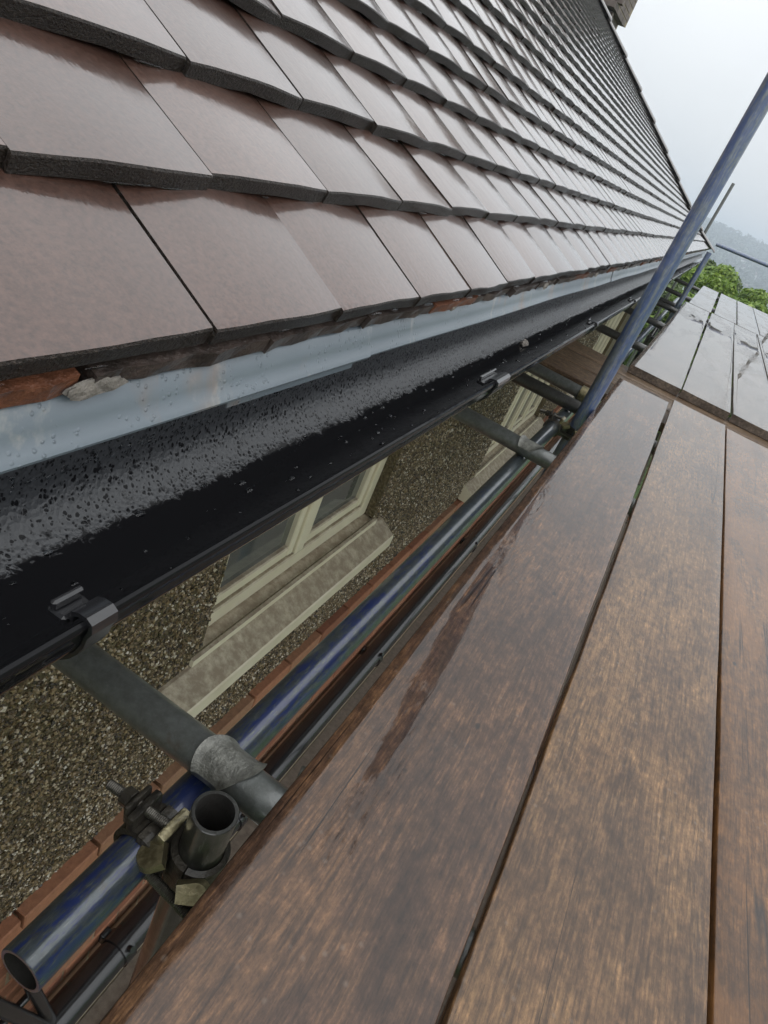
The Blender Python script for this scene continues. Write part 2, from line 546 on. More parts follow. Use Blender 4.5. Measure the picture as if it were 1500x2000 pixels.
M = {
    'tile': mat_tile(), 'under': mat_under_tile(), 'strip': mat_strip(), 'gutter': mat_gutter(),
    'black': mat_simple('black_plastic', (0.008, 0.008, 0.009), (0.016, 0.016, 0.018), 30, 0.25, 0.08, 60, coat=0.4),
    'board_a': mat_wood('board_wood_brown', (0.027, 0.014, 0.009), (0.076, 0.039, 0.022), (0.175, 0.090, 0.042), 0.11, 1.0),
    'board_b': mat_wood('board_wood_tan', (0.036, 0.018, 0.009), (0.108, 0.057, 0.026), (0.235, 0.132, 0.056), 0.085, 1.0),
    'board_c': mat_wood('board_wood_soaked', (0.042, 0.018, 0.006), (0.115, 0.052, 0.017), (0.20, 0.098, 0.036), 0.06, 1.0, (0.16, 0.066, 0.016)),
    'board_far': mat_wood('board_wood_grey', (0.05, 0.037, 0.028), (0.12, 0.092, 0.070), (0.20, 0.155, 0.118), 0.08, 1.0),
    'board_cross': mat_wood('board_wood_dull', (0.055, 0.034, 0.021), (0.125, 0.080, 0.047), (0.21, 0.15, 0.098), -0.2, 0.3),
    'ledger': mat_tube('blue_painted_tube', (0.018, 0.032, 0.125), 1.2, (0.070, 0.086, 0.098), 0.35, 0.5, 0.50),
    'pole': mat_tube('blue_painted_pole', (0.075, 0.115, 0.25), None, (0.17, 0.20, 0.225), 0.3, 0.45, 0.51),
    'tube': mat_tube('galvanised_tube', None, None, (0.15, 0.16, 0.155), 0.5, 0.6),
    'darktube': mat_tube('dark_tube', None, None, (0.045, 0.045, 0.042), 0.4, 0.6),
    'bore': mat_simple('shaded_tube_bore', (0.010, 0.009, 0.008), (0.025, 0.022, 0.018), 40, 0.8),  # near black: the shade inside the open tubes is put into the colour
    'clip': mat_simple('cast_zinc', (0.09, 0.09, 0.08), (0.23, 0.23, 0.205), 70, 0.5, 0.5, 260, metal=0.45, coat=0.2),
    'brass': mat_simple('yellow_plated_steel', (0.10, 0.085, 0.045), (0.40, 0.35, 0.21), 45, 0.38, 0.4, 150, metal=0.75, coat=0.3),
    'iron': mat_simple('dark_forged_steel', (0.018, 0.016, 0.013), (0.06, 0.052, 0.040), 50, 0.5, 0.5, 180, metal=0.5, coat=0.3),
    'bolt': mat_simple('oiled_bolt_steel', (0.05, 0.045, 0.038), (0.16, 0.15, 0.13), 80, 0.35, 0.2, 200, metal=0.8),
    'dash': mat_dash(), 'pebble': mat_pebble(), 'brick': mat_brick(),
    'mortar': mat_simple('brick_mortar', (0.20, 0.16, 0.10), (0.34, 0.28, 0.19), 40, 0.8, 0.5, 150),
    'chimney_brick': mat_simple('sooty_brick', (0.10, 0.08, 0.07), (0.2, 0.165, 0.145), 5, 0.8),
    'hip': mat_simple('wet_hip_tile', (0.10, 0.088, 0.082), (0.16, 0.145, 0.138), 25, 0.5, 0.3, 150, coat=1.0, coat_rough=0.12),
    'cream': mat_cream(), 'glass': mat_glass(),
    'deckfelt': mat_simple('roof_underlay', (0.02, 0.018, 0.016), (0.04, 0.035, 0.03), 10, 0.8),
    'fascia': mat_simple('fascia_board', (0.02, 0.02, 0.02), (0.035, 0.035, 0.035), 10, 0.5, 0.2),
    'soffit': mat_simple('soffit_board', (0.20, 0.17, 0.12), (0.3, 0.26, 0.19), 10, 0.6, 0.2),
    'felt': mat_simple('mineral_felt', (0.075, 0.06, 0.045), (0.14, 0.115, 0.09), 30, 0.8, 0.6, 260),
    'pale': mat_simple('pale_trim', (0.36, 0.36, 0.32), (0.5, 0.5, 0.45), 12, 0.6, 0.3),
    'grass': mat_simple('grass_ground', (0.035, 0.07, 0.018), (0.08, 0.13, 0.035), 3, 0.9, 0.6, 30),
    'hill': mat_simple('hill_grass', (0.03, 0.05, 0.025), (0.07, 0.10, 0.05), 0.02, 0.9, 0.2, 0.2),
    'bark': mat_simple('tree_bark', (0.05, 0.04, 0.03), (0.11, 0.09, 0.07), 12, 0.9, 0.6, 40),
    'leaf_a': mat_leaf('spring_leaf', (0.09, 0.16, 0.022), (0.17, 0.27, 0.04), (0.27, 0.36, 0.07)),
    'leaf_b': mat_leaf('dark_leaf', (0.06, 0.095, 0.028), (0.10, 0.15, 0.04), (0.15, 0.2, 0.06)),
    'wood_far': mat_leaf('distant_leaf', (0.025, 0.045, 0.02), (0.045, 0.07, 0.03), (0.07, 0.095, 0.045)),
    'white': mat_simple('white_render', (0.55, 0.54, 0.5), (0.7, 0.69, 0.66), 1, 0.7, 0.1),
    'roofred': mat_simple('far_roof', (0.10, 0.07, 0.06), (0.16, 0.11, 0.09), 1, 0.7, 0.1),
    'mortar_pale': mat_simple('pale_mortar', (0.10, 0.09, 0.08), (0.28, 0.25, 0.22), 60, 0.7, 0.7, 200),
    'water': mat_water(),
}

# ================================================================== SETTING
GROUND = -5.3
bm = bmesh.new()
# one sheet: flat by the house, dropping into a valley and rising into the hill far off
ys = [-60, -20, 0, 10, 20, 30, 45, 70, 110, 180, 300, 480, 600, 680, 760, 840, 920, 1000, 1080, 1200, 1500, 2200]
def terrain(x, y):
    if y < 30:
        z = GROUND
    elif y < 480:
        z = GROUND - 24 * ((y - 30) / 450) ** 0.8
    elif y < 1080:
        f = (y - 480) / 600
        z = GROUND - 24 + 36.5 * (f * f * (3 - 2 * f))
    else:
        z = GROUND + 12.5 - (y - 1080) * 0.02
    if y > 300:
        k = min(1, (y - 300) / 500)
        z += k * (mnoise.noise(Vector((x * 0.006, y * 0.004, 1.7))) * 5 + (x - 20) * 0.018)
    return z
xs = [-1500, -700, -400, -250, -150, -100, -60, -30, -10, 0, 10, 30, 60, 100, 150, 250, 400, 700, 1500]
grid = [[bm.verts.new((x, y, terrain(x, y))) for x in xs] for y in ys]
for j in range(len(ys) - 1):
    for i in range(len(xs) - 1):
        bm.faces.new((grid[j][i], grid[j][i + 1], grid[j + 1][i + 1], grid[j + 1][i]))
ground = bm_obj('ground', bm, M['grass'], smooth=60)
ground['kind'] = 'structure'

# woods covering the far hillside: one mass
def leaf_cloud(verts, faces, c, r, n, size, rng, flat=1.0):
    for _ in range(n):
        while True:
            p = Vector((rng.uniform(-1, 1), rng.uniform(-1, 1), rng.uniform(-1, 1)))
            l = p.length
            if 0.05 < l < 1:
                break
        p = p / l * (l ** 0.45)
        q = Vector((c[0] + p.x * r[0], c[1] + p.y * r[1], c[2] + p.z * r[2]))
        nrm = (p + Vector((rng.gauss(0, .6), rng.gauss(0, .6), rng.gauss(0.3, .6)))).normalized()
        a = nrm.orthogonal().normalized()
        a.rotate(Matrix.Rotation(rng.uniform(0, 6.28), 3, nrm))
        b = nrm.cross(a)
        s = size * rng.uniform(0.6, 1.35)
        i0 = len(verts)
        verts += [q - a * s, q - b * s * 0.5 + nrm * s * 0.1, q + a * s, q + b * s * 0.5 + nrm * s * 0.1]
        faces.append((i0, i0 + 1, i0 + 2, i0 + 3))

rng = random.Random(3)
V, F = [], []
for k in range(900):
    y = rng.uniform(560, 1120)
    x = y * rng.uniform(-0.09, 0.14)
    hgt = rng.uniform(5, 11)
    z = terrain(x, y)
    leaf_cloud(V, F, (x, y, z + hgt * 0.5), (hgt * 0.55, hgt * 0.55, hgt * 0.55), 34, hgt * 0.2, rng)
me = bpy.data.meshes.new('hillside_wood')
me.from_pydata(V, [], F)
hw = mesh_obj('hillside_wood', me, M['wood_far'])
hw['kind'] = 'stuff'
tag(hw, 'hazy woodland covering the distant hillside', 'woodland')

# small pale houses on the hillside
spots = []
rng = random.Random(11)
for k in range(16):
    y = rng.uniform(560, 900)
    x = y * rng.uniform(-0.03, 0.055)
    spots.append((x, y))
for k, (x, y) in enumerate(spots):
    e = empty('hillside_house', (x, y, terrain(x, y) - 0.3))
    e.rotation_euler.z = rng.uniform(-0.6, 0.6)
    tag(e, 'tiny pale house on the distant hazy hillside', 'house', 'houses on the far hill')
    w, d, h = rng.uniform(6, 10), rng.uniform(5, 7), rng.uniform(4.5, 6)
    b = bmesh.new()
    box(b, -w / 2, w / 2, -d / 2, d / 2, 0, h)
    bm_obj('wall', b, M['white'], e)
    b = bmesh.new()
    extr = [(-w / 2 - .4, h + 0.02), (w / 2 + .4, h + 0.02), (0, h + 2.4)]
    extrude_profile(b, extr, -d / 2 - .3, d / 2 + .3)
    bm_obj('roof', b, M['roofred'], e)

# ================================================================== HOUSE
WALL_X = -0.60
house = empty('house', (0, 0, 0))
tag(house, 'house with wet brown tiled hipped roof, black gutter and pebbledash wall', 'house')

# --- roof courses: tail positions (x, z); the eaves kick out slightly, steeper above
T = 0.0142
TW = 0.1650
ROWS = 48
prof = [(-0.240, -0.1585), (-0.334, -0.092), (-0.426, -0.034), (-0.518, 0.027), (-0.609, 0.0885), (-0.700, 0.154), (-0.791, 0.224)]
while len(prof) < ROWS + 1:
    x, z = prof[-1]
    prof.append((x - 0.0915, z + 0.0716))
HIP = 11.95                      # hip line: y - x = HIP in plan
def phase(k):
    return 0.168 - 0.0115 * min(k, 7) - 0.0825 * (k % 2) + (0.012, 0.028, 0.018, 0.010, 0.004, 0, 0, 0)[min(k, 7)]

def tile_mesh(name, seed, length=0.19, w=0.1632, cam_=0.0035):
    """plain tile: cambered top, rounded and slightly chipped tail. tail edge at y=0, top of the crown at z=0"""
    rg = random.Random(seed)
    nx = 6
    ysx = [0.0, 0.0014, 0.008, length]
    bm = bmesh.new()
    top, bot = [], []
    jit = [rg.uniform(-0.0012, 0.0012) for _ in range(nx + 1)]
    for r_, yy in enumerate(ysx):
        row = []
        for i in range(nx + 1):
            u = i / nx * 2 - 1
            x = u * w / 2
            z = -cam_ * u * u - (0.0014 if r_ == 0 else 0.0)
            y = yy + (jit[i] + 0.002 * u * u if r_ < 2 else 0)
            row.append(bm.verts.new((x, y, z)))
        top.append(row)
    for yy in (0.0008, length):
        row = []
        for i in range(nx + 1):
            u = i / nx * 2 - 1
            z = -T - cam_ * u * u * 0.8 + (rg.uniform(-0.001, 0.0012) if yy < .01 else 0)
            row.append(bm.verts.new((u * w / 2, yy + (jit[i] if yy < .01 else 0), z)))
        bot.append(row)
    for r_ in range(3):
        for i in range(nx):
            bm.faces.new((top[r_][i], top[r_][i + 1], top[r_ + 1][i + 1], top[r_ + 1][i]))
    for i in range(nx):
        bm.faces.new((bot[0][i + 1], bot[0][i], bot[1][i], bot[1][i + 1]))
        bm.faces.new((bot[0][i], bot[0][i + 1], top[0][i + 1], top[0][i]))
    for i, s in ((0, 1), (nx, -1)):
        f = [top[r_][i] for r_ in range(4)] + [bot[1][i], bot[0][i]]
        bm.faces.new(f if s > 0 else f[::-1])
    me = bpy.data.meshes.new(name)
    bm.normal_update()
    bm.to_mesh(me)
    bm.free()
    for p in me.polygons:
        p.use_smooth = True
    me.set_sharp_from_angle(angle=rad(28))
    return me
tile_meshes = [tile_mesh('tile', s) for s in range(5)]
for me in tile_meshes:
    me.materials.append(M['tile'])

tiles = []
rng = random.Random(5)
for k in range(ROWS):
    (x0, z0), (x1, z1) = prof[k], prof[k + 1]
    th = math.atan2(z1 - z0, x0 - x1)
    n0 = Vector((math.sin(th), 0, math.cos(th)))
    tgt = Vector((x1, 0, z1)) - n0 * (T + 0.0014)
    th2 = math.atan2(tgt.z - z0, x0 - tgt.x)
    y = phase(k) + TW / 2 - 16 * TW
    while y < HIP + x0 - 0.06:
        j = rng.gauss(0, 0.0011)
        slip = rng.gauss(0, 0.0014)
        up = Vector((-math.cos(th2), 0, math.sin(th2)))
        nn = Vector((math.sin(th2), 0, math.cos(th2)))
        loc = Vector((x0, y + j, z0)) + up * slip + nn * 0.0042
        rot = Matrix((Vector((0, 1, 0)), up, nn)).transposed().to_4x4()
        jr = Euler((rng.gauss(0, 0.004), rng.gauss(0, 0.007), rng.gauss(0, 0.006))).to_matrix().to_4x4()
        tiles.append((Matrix.Translation(loc) @ rot @ jr, rng.randrange(5)))
        y += TW
def seen(mx):
    P = mx @ Vector((0, 0.05, 0))
    q = project(P)
    if q is None or not (-120 < q[0] < 1620 and -120 < q[1] < 2100):
        return 0
    nrm = (mx.to_3x3() @ Vector((0, 0, 1))).normalized()
    return abs(nrm.dot(P.normalized())) / P.length_squared
tiles.sort(key=lambda t_: -seen(t_[0]))

bm = bmesh.new()   # boarding and underlay beneath the tiles
pp = [(-0.268, -0.1865)] + [(x - 0.004, z - 0.052) for x, z in prof[1:]]
base_pts = []
for x, z in pp:
    base_pts.append((x, z))
for a, b in zip(base_pts[:-1], base_pts[1:]):
    ya, yb = HIP + a[0] - 0.02, HIP + b[0] - 0.02
    bm.faces.new([bm.verts.new(p) for p in ((a[0], -2.6, a[1]), (a[0], ya, a[1]), (b[0], yb, b[1]), (b[0], -2.6, b[1]))])
# hip end and back slope
xr, zr = base_pts[-1]
e0 = base_pts[0]
ridge_far = (xr, HIP + xr, zr)
backx = 2 * xr - e0[0]
bm.faces.new([bm.verts.new(p) for p in ((e0[0], HIP + e0[0], e0[1]), (backx, HIP + e0[0], e0[1]), ridge_far)])
bm.faces.new([bm.verts.new(p) for p in ((xr, -2.6, zr), ridge_far, (backx, HIP + e0[0], e0[1]), (backx, -2.6, e0[1]))])
bm.faces.new([bm.verts.new(p) for p in ((e0[0], -2.6, e0[1]), (xr, -2.6, zr), (backx, -2.6, e0[1]))])
roof = bm_obj('roof', bm, M['deckfelt'], house, recalc=False)
NPARTS = 300
for mx, vi in tiles[:NPARTS]:
    o = link(bpy.data.objects.new('tile', tile_meshes[vi]), roof)
    o.matrix_world = mx
src = []
for me in tile_meshes:
    src.append(([v.co.copy() for v in me.vertices], [tuple(p.vertices) for p in me.polygons]))
V, F = [], []
for mx, vi in tiles[NPARTS:]:
    b0 = len(V)
    vs_, fs_ = src[vi]
    V += [mx @ c for c in vs_]
    F += [tuple(i + b0 for i in f) for f in fs_]
me = bpy.data.meshes.new('far_tiles')
me.from_pydata(V, [], F)
ft = mesh_obj('far_tiles', me, M['tile'], roof, smooth=28)
ft['kind'] = 'stuff'

# under-eaves course: short tiles showing below the first course, old and chipped, some red
um = []
for s in range(4):
    rg = random.Random(40 + s)
    b = bmesh.new()
    n = 8
    f, bk = [], []
    for i in range(n + 1):
        u = i / n * 2 - 1
        yj = rg.uniform(-0.0025, 0.0025)
        f.append((b.verts.new((u * 0.081, yj, 0.0)), b.verts.new((u * 0.081, yj + rg.uniform(-.0015, .0015), -0.0125 + rg.uniform(-.0015, .0015)))))
        bk.append((b.verts.new((u * 0.081, 0.13, 0.0)), b.verts.new((u * 0.081, 0.13, -0.0125))))
    for i in range(n):
        b.faces.new((f[i][0], f[i + 1][0], bk[i + 1][0], bk[i][0]))
        b.faces.new((f[i][1], f[i + 1][1], f[i + 1][0], f[i][0]))
        b.faces.new((f[i + 1][1], f[i][1], bk[i][1], bk[i + 1][1]))
    for i in (0, n):
        b.faces.new((f[i][0], f[i][1], bk[i][1], bk[i][0]))
    bmesh.ops.recalc_face_normals(b, faces=b.faces)
    me = bpy.data.meshes.new('under_eaves_tile')
    b.to_mesh(me)
    b.free()
    me.materials.append(M['under'])
    um.append(me)
rng = random.Random(21)
(x0, z0), (x1, z1) = prof[0], prof[1]
th = rad(21)
up = Vector((-math.cos(th), 0, math.sin(th)))
nn = Vector((math.sin(th), 0, math.cos(th)))
y = -1.0
while y < HIP - 0.4:
    loc = Vector((-0.2475 - rng.uniform(0, 0.004), y, -0.1752))
    o = link(bpy.data.objects.new('under_eaves_tile', um[rng.randrange(4)]), roof)
    o.matrix_world = Matrix.Translation(loc) @ Matrix((Vector((0, 1, 0)), up, nn)).transposed().to_4x4() @ Euler((rng.gauss(0, .012), rng.gauss(0, .012), rng.gauss(0, .012))).to_matrix().to_4x4()
    y += TW + rng.uniform(-0.002, 0.006)

# squeezed-out mortar lumps between under-eaves tiles
def lump(name, loc, size, mat, parent, seed):
    rg = random.Random(seed)
    b = bmesh.new()
    bmesh.ops.create_icosphere(b, subdivisions=3, radius=1.0)
    for v_ in b.verts:
        k_ = 1 + 0.5 * mnoise.noise(v_.co * 1.8 + Vector((seed, 0, 0))) + 0.2 * mnoise.noise(v_.co * 6)
        v_.co = Vector((v_.co.x * size[0], v_.co.y * size[1], v_.co.z * size[2])) * k_
    o = bm_obj(name, b, mat, parent, smooth=60)
    o.location = loc
    return o
for i, (yy, ln) in enumerate(((0.262, 0.019), (0.83, 0.010), (1.33, 0.02), (1.9, 0.02))):
    lump('mortar', (-0.2515, yy, -0.1835), (0.0018, ln, 0.0055), M['mortar_pale'], roof, i)

# hip tiles: half-round, overlapping, from the eaves corner up to the ridge
def hip_piece():
    b = bmesh.new()
    L, n = 0.50, 14
    rings = []
    for (yy, r) in ((0, 0.080), (0.02, 0.086), (L, 0.070)):
        rings.append([(b.verts.new((math.cos(a) * r, yy, math.sin(a) * r * 0.72)), b.verts.new((math.cos(a) * (r - .014), yy, math.sin(a) * (r - .014) * 0.72)))
                      for a in [math.pi * (0.06 + 0.88 * i / n) for i in range(n + 1)]])
    for A, B in zip(rings[:-1], rings[1:]):
        for i in range(n):
            b.faces.new((A[i][0], A[i + 1][0], B[i + 1][0], B[i][0]))
            b.faces.new((A[i][1], B[i][1], B[i + 1][1], A[i + 1][1]))
    for R_ in (rings[0], rings[-1]):
        for i in range(n):
            b.faces.new((R_[i][0], R_[i + 1][0], R_[i + 1][1], R_[i][1]))
    bmesh.ops.recalc_face_normals(b, faces=b.faces)
    me = bpy.data.meshes.new('hip_tile')
    b.to_mesh(me)
    b.free()
    for p in me.polygons:
        p.use_smooth = True
    me.set_sharp_from_angle(angle=rad(45))
    me.materials.append(M['hip'])
    return me
hm = hip_piece()
path = [Vector((x, HIP + x, z - 0.012)) for x, z in prof]
dist = 0.0
i = 0
acc = [0.0]
for a, b in zip(path[:-1], path[1:]):
    acc.append(acc[-1] + (b - a).length)
s = -0.06
def along(s):
    if s <= 0:
        return path[0] + (path[1] - path[0]).normalized() * s
    for i in range(len(path) - 1):
        if acc[i + 1] >= s:
            return path[i].lerp(path[i + 1], (s - acc[i]) / (acc[i + 1] - acc[i]))
    return path[-1] + (path[-1] - path[-2]).normalized() * (s - acc[-1])
while s < acc[-1]:
    a, b = along(s), along(s + 0.46)
    u = (b - a).normalized()
    side = u.cross(Vector((0, 0, 1))).normalized()
    nn2 = side.cross(u)
    o = link(bpy.data.objects.new('hip_tile', hm), roof)
    o.matrix_world = Matrix.Translation(a) @ Matrix((side, u, nn2)).transposed().to_4x4() @ Euler((rad(-1.4), 0, 0)).to_matrix().to_4x4()
    s += 0.46
# ridge
yy = HIP + prof[-1][0]
while yy > -2.6:
    o = link(bpy.data.objects.new('ridge_tile', hm), roof)
    o.matrix_world = Matrix.Translation((prof[-1][0], yy, prof[-1][1] - 0.03)) @ Euler((0, 0, math.pi)).to_matrix().to_4x4()
    yy -= 0.47

# chimney behind the hip
ch = bmesh.new()
cx, cy = -2.80, 10.75
box(ch, cx - 0.7, cx, cy - 0.25, cy + 0.5, -0.3, 1.86)
box(ch, cx - 0.78, cx + 0.085, cy - 0.33, cy + 0.58, 1.862, 2.9)
chim = bm_obj('chimney', ch, M['mortar'], roof)
brick_me = None
def make_brick_mesh():
    b = bmesh.new()
    box(b, -0.0512, 0.0512, -0.1075, 0.1075, -0.0325, 0.0325, 0.0035)
    me = bpy.data.meshes.new('brick')
    bmesh.ops.recalc_face_normals(b, faces=b.faces)
    b.to_mesh(me)
    b.free()
    me.materials.append(M['brick'])
    return me
brick_me = make_brick_mesh()
V, F = [], []
bv = [v.co.copy() for v in brick_me.vertices]
bf = [tuple(p.vertices) for p in brick_me.polygons]
zz = 0.9
while zz < 2.8:
    wide = zz > 1.83
    ex = 0.085 if wide else 0.0
    yy = cy - 0.25 - (0.08 if wide else 0) + 0.11 * (int(zz / 0.075) % 2)
    while yy < cy + 0.5:
        b0 = len(V)
        V += [c + Vector((cx + ex - 0.045, yy, zz)) for c in bv]
        F += [tuple(i + b0 for i in f) for f in bf]
        yy += 0.225
    xx = cx + ex - 0.16 + 0.11 * (int(zz / 0.075) % 2)
    while xx > cx - 0.7:
        b0 = len(V)
        V += [Vector((c.y + xx, c.x + cy - 0.25 - (0.08 if wide else 0) + 0.045, c.z + zz)) for c in bv]
        F += [tuple(i + b0 for i in f) for f in bf]
        xx -= 0.225
    zz += 0.075
me = bpy.data.meshes.new('chimney_bricks')
me.from_pydata(V, [], F)
cb = mesh_obj('chimney_bricks', me, M['chimney_brick'], roof)
cb['kind'] = 'stuff'

# --- grey eaves strip: two lengths lapped, with a rolled drip
def strip(y0, y1, dx):
    b = bmesh.new()
    pts = [(-0.290, -0.1855), (-0.2600, -0.1880), (-0.2572, -0.1900), (-0.2535, -0.2040), (-0.2520, -0.2120), (-0.2498, -0.2140), (-0.2480, -0.2185), (-0.2490, -0.2208),
           (-0.2520, -0.2210), (-0.2560, -0.2120), (-0.2595, -0.1915), (-0.290, -0.1880)]
    extrude_profile(b, [(x + dx, z) for x, z in pts], y0, y1, True, 60)
    for v_ in b.verts:
        v_.co.x += 0.0012 * math.sin(v_.co.y * 7)
        v_.co.z += 0.0009 * math.sin(v_.co.y * 5 + 1)
    return bm_obj('eaves_strip', b, M['strip'], house, smooth=40)
strip(-1.0, 0.62, 0.0)
strip(0.585, 2.3, -0.0022)
strip(2.26, 4.2, 0.0)
strip(4.16, HIP - 0.3, -0.002)
b = bmesh.new()     # underlay tongue showing under the strip
box(b, -0.2582, -0.2568, 0.40, 0.60, -0.2325, -0.200)
bm_obj('underlay_tongue', b, M['strip'], house)

# --- fascia, soffit
b = bmesh.new()
box(b, -0.312, -0.291, -2.6, HIP - 0.35, -0.40, -0.175, 0.002)
bm_obj('fascia', b, M['fascia'], house)
b = bmesh.new()
box(b, WALL_X - 0.05, -0.3125, -2.6, HIP - 0.36, -0.392, -0.38)
bm_obj('soffit', b, M['soffit'], house)

# --- gutter
cxg, czg, rg_ = -0.2305, -0.2685, 0.0548
GD = 0.040
gp_in = [(-0.2855, -0.222)]
for i in range(0, 21):
    a = math.pi * (1.0 + i / 20)
    gp_in.append((cxg + rg_ * math.cos(a), czg + GD * math.sin(a)))
gp_out = [(-0.1765, -0.2650), (-0.1748, -0.2635), (-0.1728, -0.2642), (-0.1718, -0.2662), (-0.1724, -0.2690)]
for i in range(20, -1, -1):
    a = math.pi * (1.0 + i / 20)
    gp_out.append((cxg + (rg_ + 0.0025) * math.cos(a), czg - 0.002 + (GD + 0.0025) * math.sin(a)))
gp_out += [(-0.2880, -0.222)]
b = bmesh.new()
extrude_profile(b, gp_in + gp_out, -0.6, HIP - 0.25, True, 90)
gutter = bm_obj('gutter', b, M['gutter'], house, smooth=40)

def bracket(y, w, union=False):
    """clip moulded round the front lip, with a strap under the trough"""
    b = bmesh.new()
    outer = [(-0.1840, -0.2690), (-0.1838, -0.2630), (-0.1790, -0.2605), (-0.1730, -0.2600), (-0.1688, -0.2625), (-0.1680, -0.2680)]
    inner = [(-0.1710, -0.2680), (-0.1713, -0.2645), (-0.1738, -0.2630), (-0.1785, -0.2632), (-0.1812, -0.2648), (-0.1815, -0.2690)]
    ro, ri = rg_ + 0.0052, rg_ + 0.0029
    go, gi = GD + 0.0055, GD + 0.0030
    angs = [math.pi * (1.98 - 0.96 * i / 18) for i in range(19)]
    outer += [(cxg + ro * math.cos(a), czg - 0.002 + go * math.sin(a)) for a in angs]
    tail = [(cxg + ri * math.cos(a), czg - 0.002 + gi * math.sin(a)) for a in reversed(angs)]
    extrude_profile(b, outer + tail + inner, y - w / 2, y + w / 2)
    # raised cleat standing in the gutter behind the lip
    box(b, -0.1965, -0.1842, y - w * 0.7, y + w * 0.45, -0.2730, -0.2665, 0.0016)
    box(b, -0.1945, -0.1905, y - w * 0.75, y + w * 0.4, -0.2668, -0.2600, 0.0014)
    return bm_obj('gutter_union' if union else 'gutter_bracket', b, M['black'], gutter, smooth=35)
bracket(0.205, 0.017)
bracket(0.925, 0.06, True)
for y_ in (1.72, 2.5, 3.3, 4.2, 5.2, 6.4, 7.6, 8.8, 10.2):
    bracket(y_, 0.02 if y_ != 3.3 else 0.06)

# rain beads standing in the gutter and along its lip
V, F = [], []
def bead(c, n, r, h, long=1.0):
    n = n.normalized()
    a = Vector((0, 1, 0))
    bb = n.cross(a).normalized()
    i0 = len(V)
    k = 8
    for lv, (rr, hh) in enumerate(((1.0, 0.0), (0.75, 0.62))):
        for i in range(k):
            t_ = 2 * math.pi * i / k
            V.append(c + (a * math.cos(t_) * long + bb * math.sin(t_)) * r * rr + n * h * hh)
    V.append(c + n * h)
    for i in range(k):
        j = (i + 1) % k
        F.append((i0 + i, i0 + j, i0 + k + j, i0 + k + i))
        F.append((i0 + k + i, i0 + k + j, i0 + 2 * k))
rng = random.Random(17)
for _ in range(2600):                       # back wall
    y = rng.uniform(0.0, 2.2) if rng.random() < 0.75 else rng.uniform(2.2, 4)
    z = rng.uniform(-0.27, -0.236)
    r = rng.choice((0.0008, 0.001, 0.0013, 0.0019)) * rng.uniform(0.7, 1.2)
    bead(Vector((-0.2854, y, z)), Vector((1, 0, 0.15)), r, r * 0.55, rng.uniform(0.8, 1.3))
for _ in range(420):                        # trough and front wall
    y = rng.uniform(0.0, 3.0)
    a = math.pi * rng.uniform(1.32, 1.9)
    r = rng.choice((0.0009, 0.0012, 0.0016, 0.0026)) * rng.uniform(0.7, 1.2)
    bead(Vector((cxg + (rg_ - 0.0001) * math.cos(a), y, czg + (GD - 0.0001) * math.sin(a))), Vector((-math.cos(a), 0, -math.sin(a))), r, r * 0.55, rng.uniform(0.9, 2.2))
me = bpy.data.meshes.new('rain_beads')
me.from_pydata(V, [], F)
rb = mesh_obj('rain_beads', me, M['water'], gutter, smooth=80)
rb['kind'] = 'stuff'

V, F = [], []
for mx, vi in tiles[:170]:                  # drips caught under the near tails
    for _ in range(rng.randrange(1, 4)):
        u_ = rng.uniform(-0.075, 0.075)
        c_ = mx @ Vector((u_, rng.uniform(-0.0022, 0.0004), -T - 0.0035 * (u_ / 0.08) ** 2 * 0.8 + rng.uniform(-0.0008, 0.0006)))
        bead(c_, mx.to_3x3() @ Vector((0, -0.6, 0.8)), rng.uniform(0.0008, 0.0015), rng.uniform(0.0010, 0.0018), rng.uniform(2.5, 14))
me = bpy.data.meshes.new('drip_lines')
me.from_pydata(V, [], F)
dl = mesh_obj('drip_lines', me, M['water'], roof, smooth=80)
dl['kind'] = 'stuff'

d_ = ray(1015, 690)
c_ = d_ * (-0.2455 / d_.x)
crumb = lump('mortar_crumb', (c_.x, c_.y, czg - GD * math.sqrt(1 - ((c_.x - cxg) / rg_) ** 2) + 0.004), (0.007, 0.016, 0.0065), M['mortar_pale'], None, 5)
tag(crumb, 'pale mortar crumb lying in the black gutter past the first joint', 'rubble')

# --- wall with window openings
DASH_BOT = -1.80
WINS = [(1.10, 2.07, -1.285, -0.50), (3.80, 5.35, -1.66, -0.50), (6.75, 8.6, -1.66, -0.50)]
def wall_cells(y0, y1, z0, z1, holes):
    ysb = sorted({y0, y1} | {h[0] for h in holes} | {h[1] for h in holes})
    zsb = sorted({z0, z1} | {h[2] for h in holes} | {h[3] for h in holes})
    for a, c in zip(ysb[:-1], ysb[1:]):
        for d, e in zip(zsb[:-1], zsb[1:]):
            my, mz = (a + c) / 2, (d + e) / 2
            if not any(h[0] < my < h[1] and h[2] < mz < h[3] for h in holes):
                yield a, c, d, e
b = bmesh.new()
for a, c, d, e in wall_cells(-2.6, HIP - 0.75, DASH_BOT, -0.38, WINS):
    b.faces.new([b.verts.new(p) for p in ((WALL_X, a, d), (WALL_X, c, d), (WALL_X, c, e), (WALL_X, a, e))])
for h in WINS:   # reveals
    for q in (((h[0], h[2]), (h[0], h[3])), ((h[0], h[3]), (h[1], h[3])), ((h[1], h[3]), (h[1], h[2]))):
        (ya, za), (yb, zb) = q
        b.faces.new([b.verts.new(p) for p in ((WALL_X, ya, za), (WALL_X, yb, zb), (WALL_X - 0.11, yb, zb), (WALL_X - 0.11, ya, za))])
# far end wall and room behind
b.faces.new([b.verts.new(p) for p in ((WALL_X, HIP - .75, DASH_BOT), (-6, HIP - .75, DASH_BOT), (-6, HIP - .75, -0.38), (WALL_X, HIP - .75, -0.38))])
bmesh.ops.remove_doubles(b, verts=b.verts, dist=0.0005)
wall = bm_obj('wall', b, M['dash'], house, recalc=False)

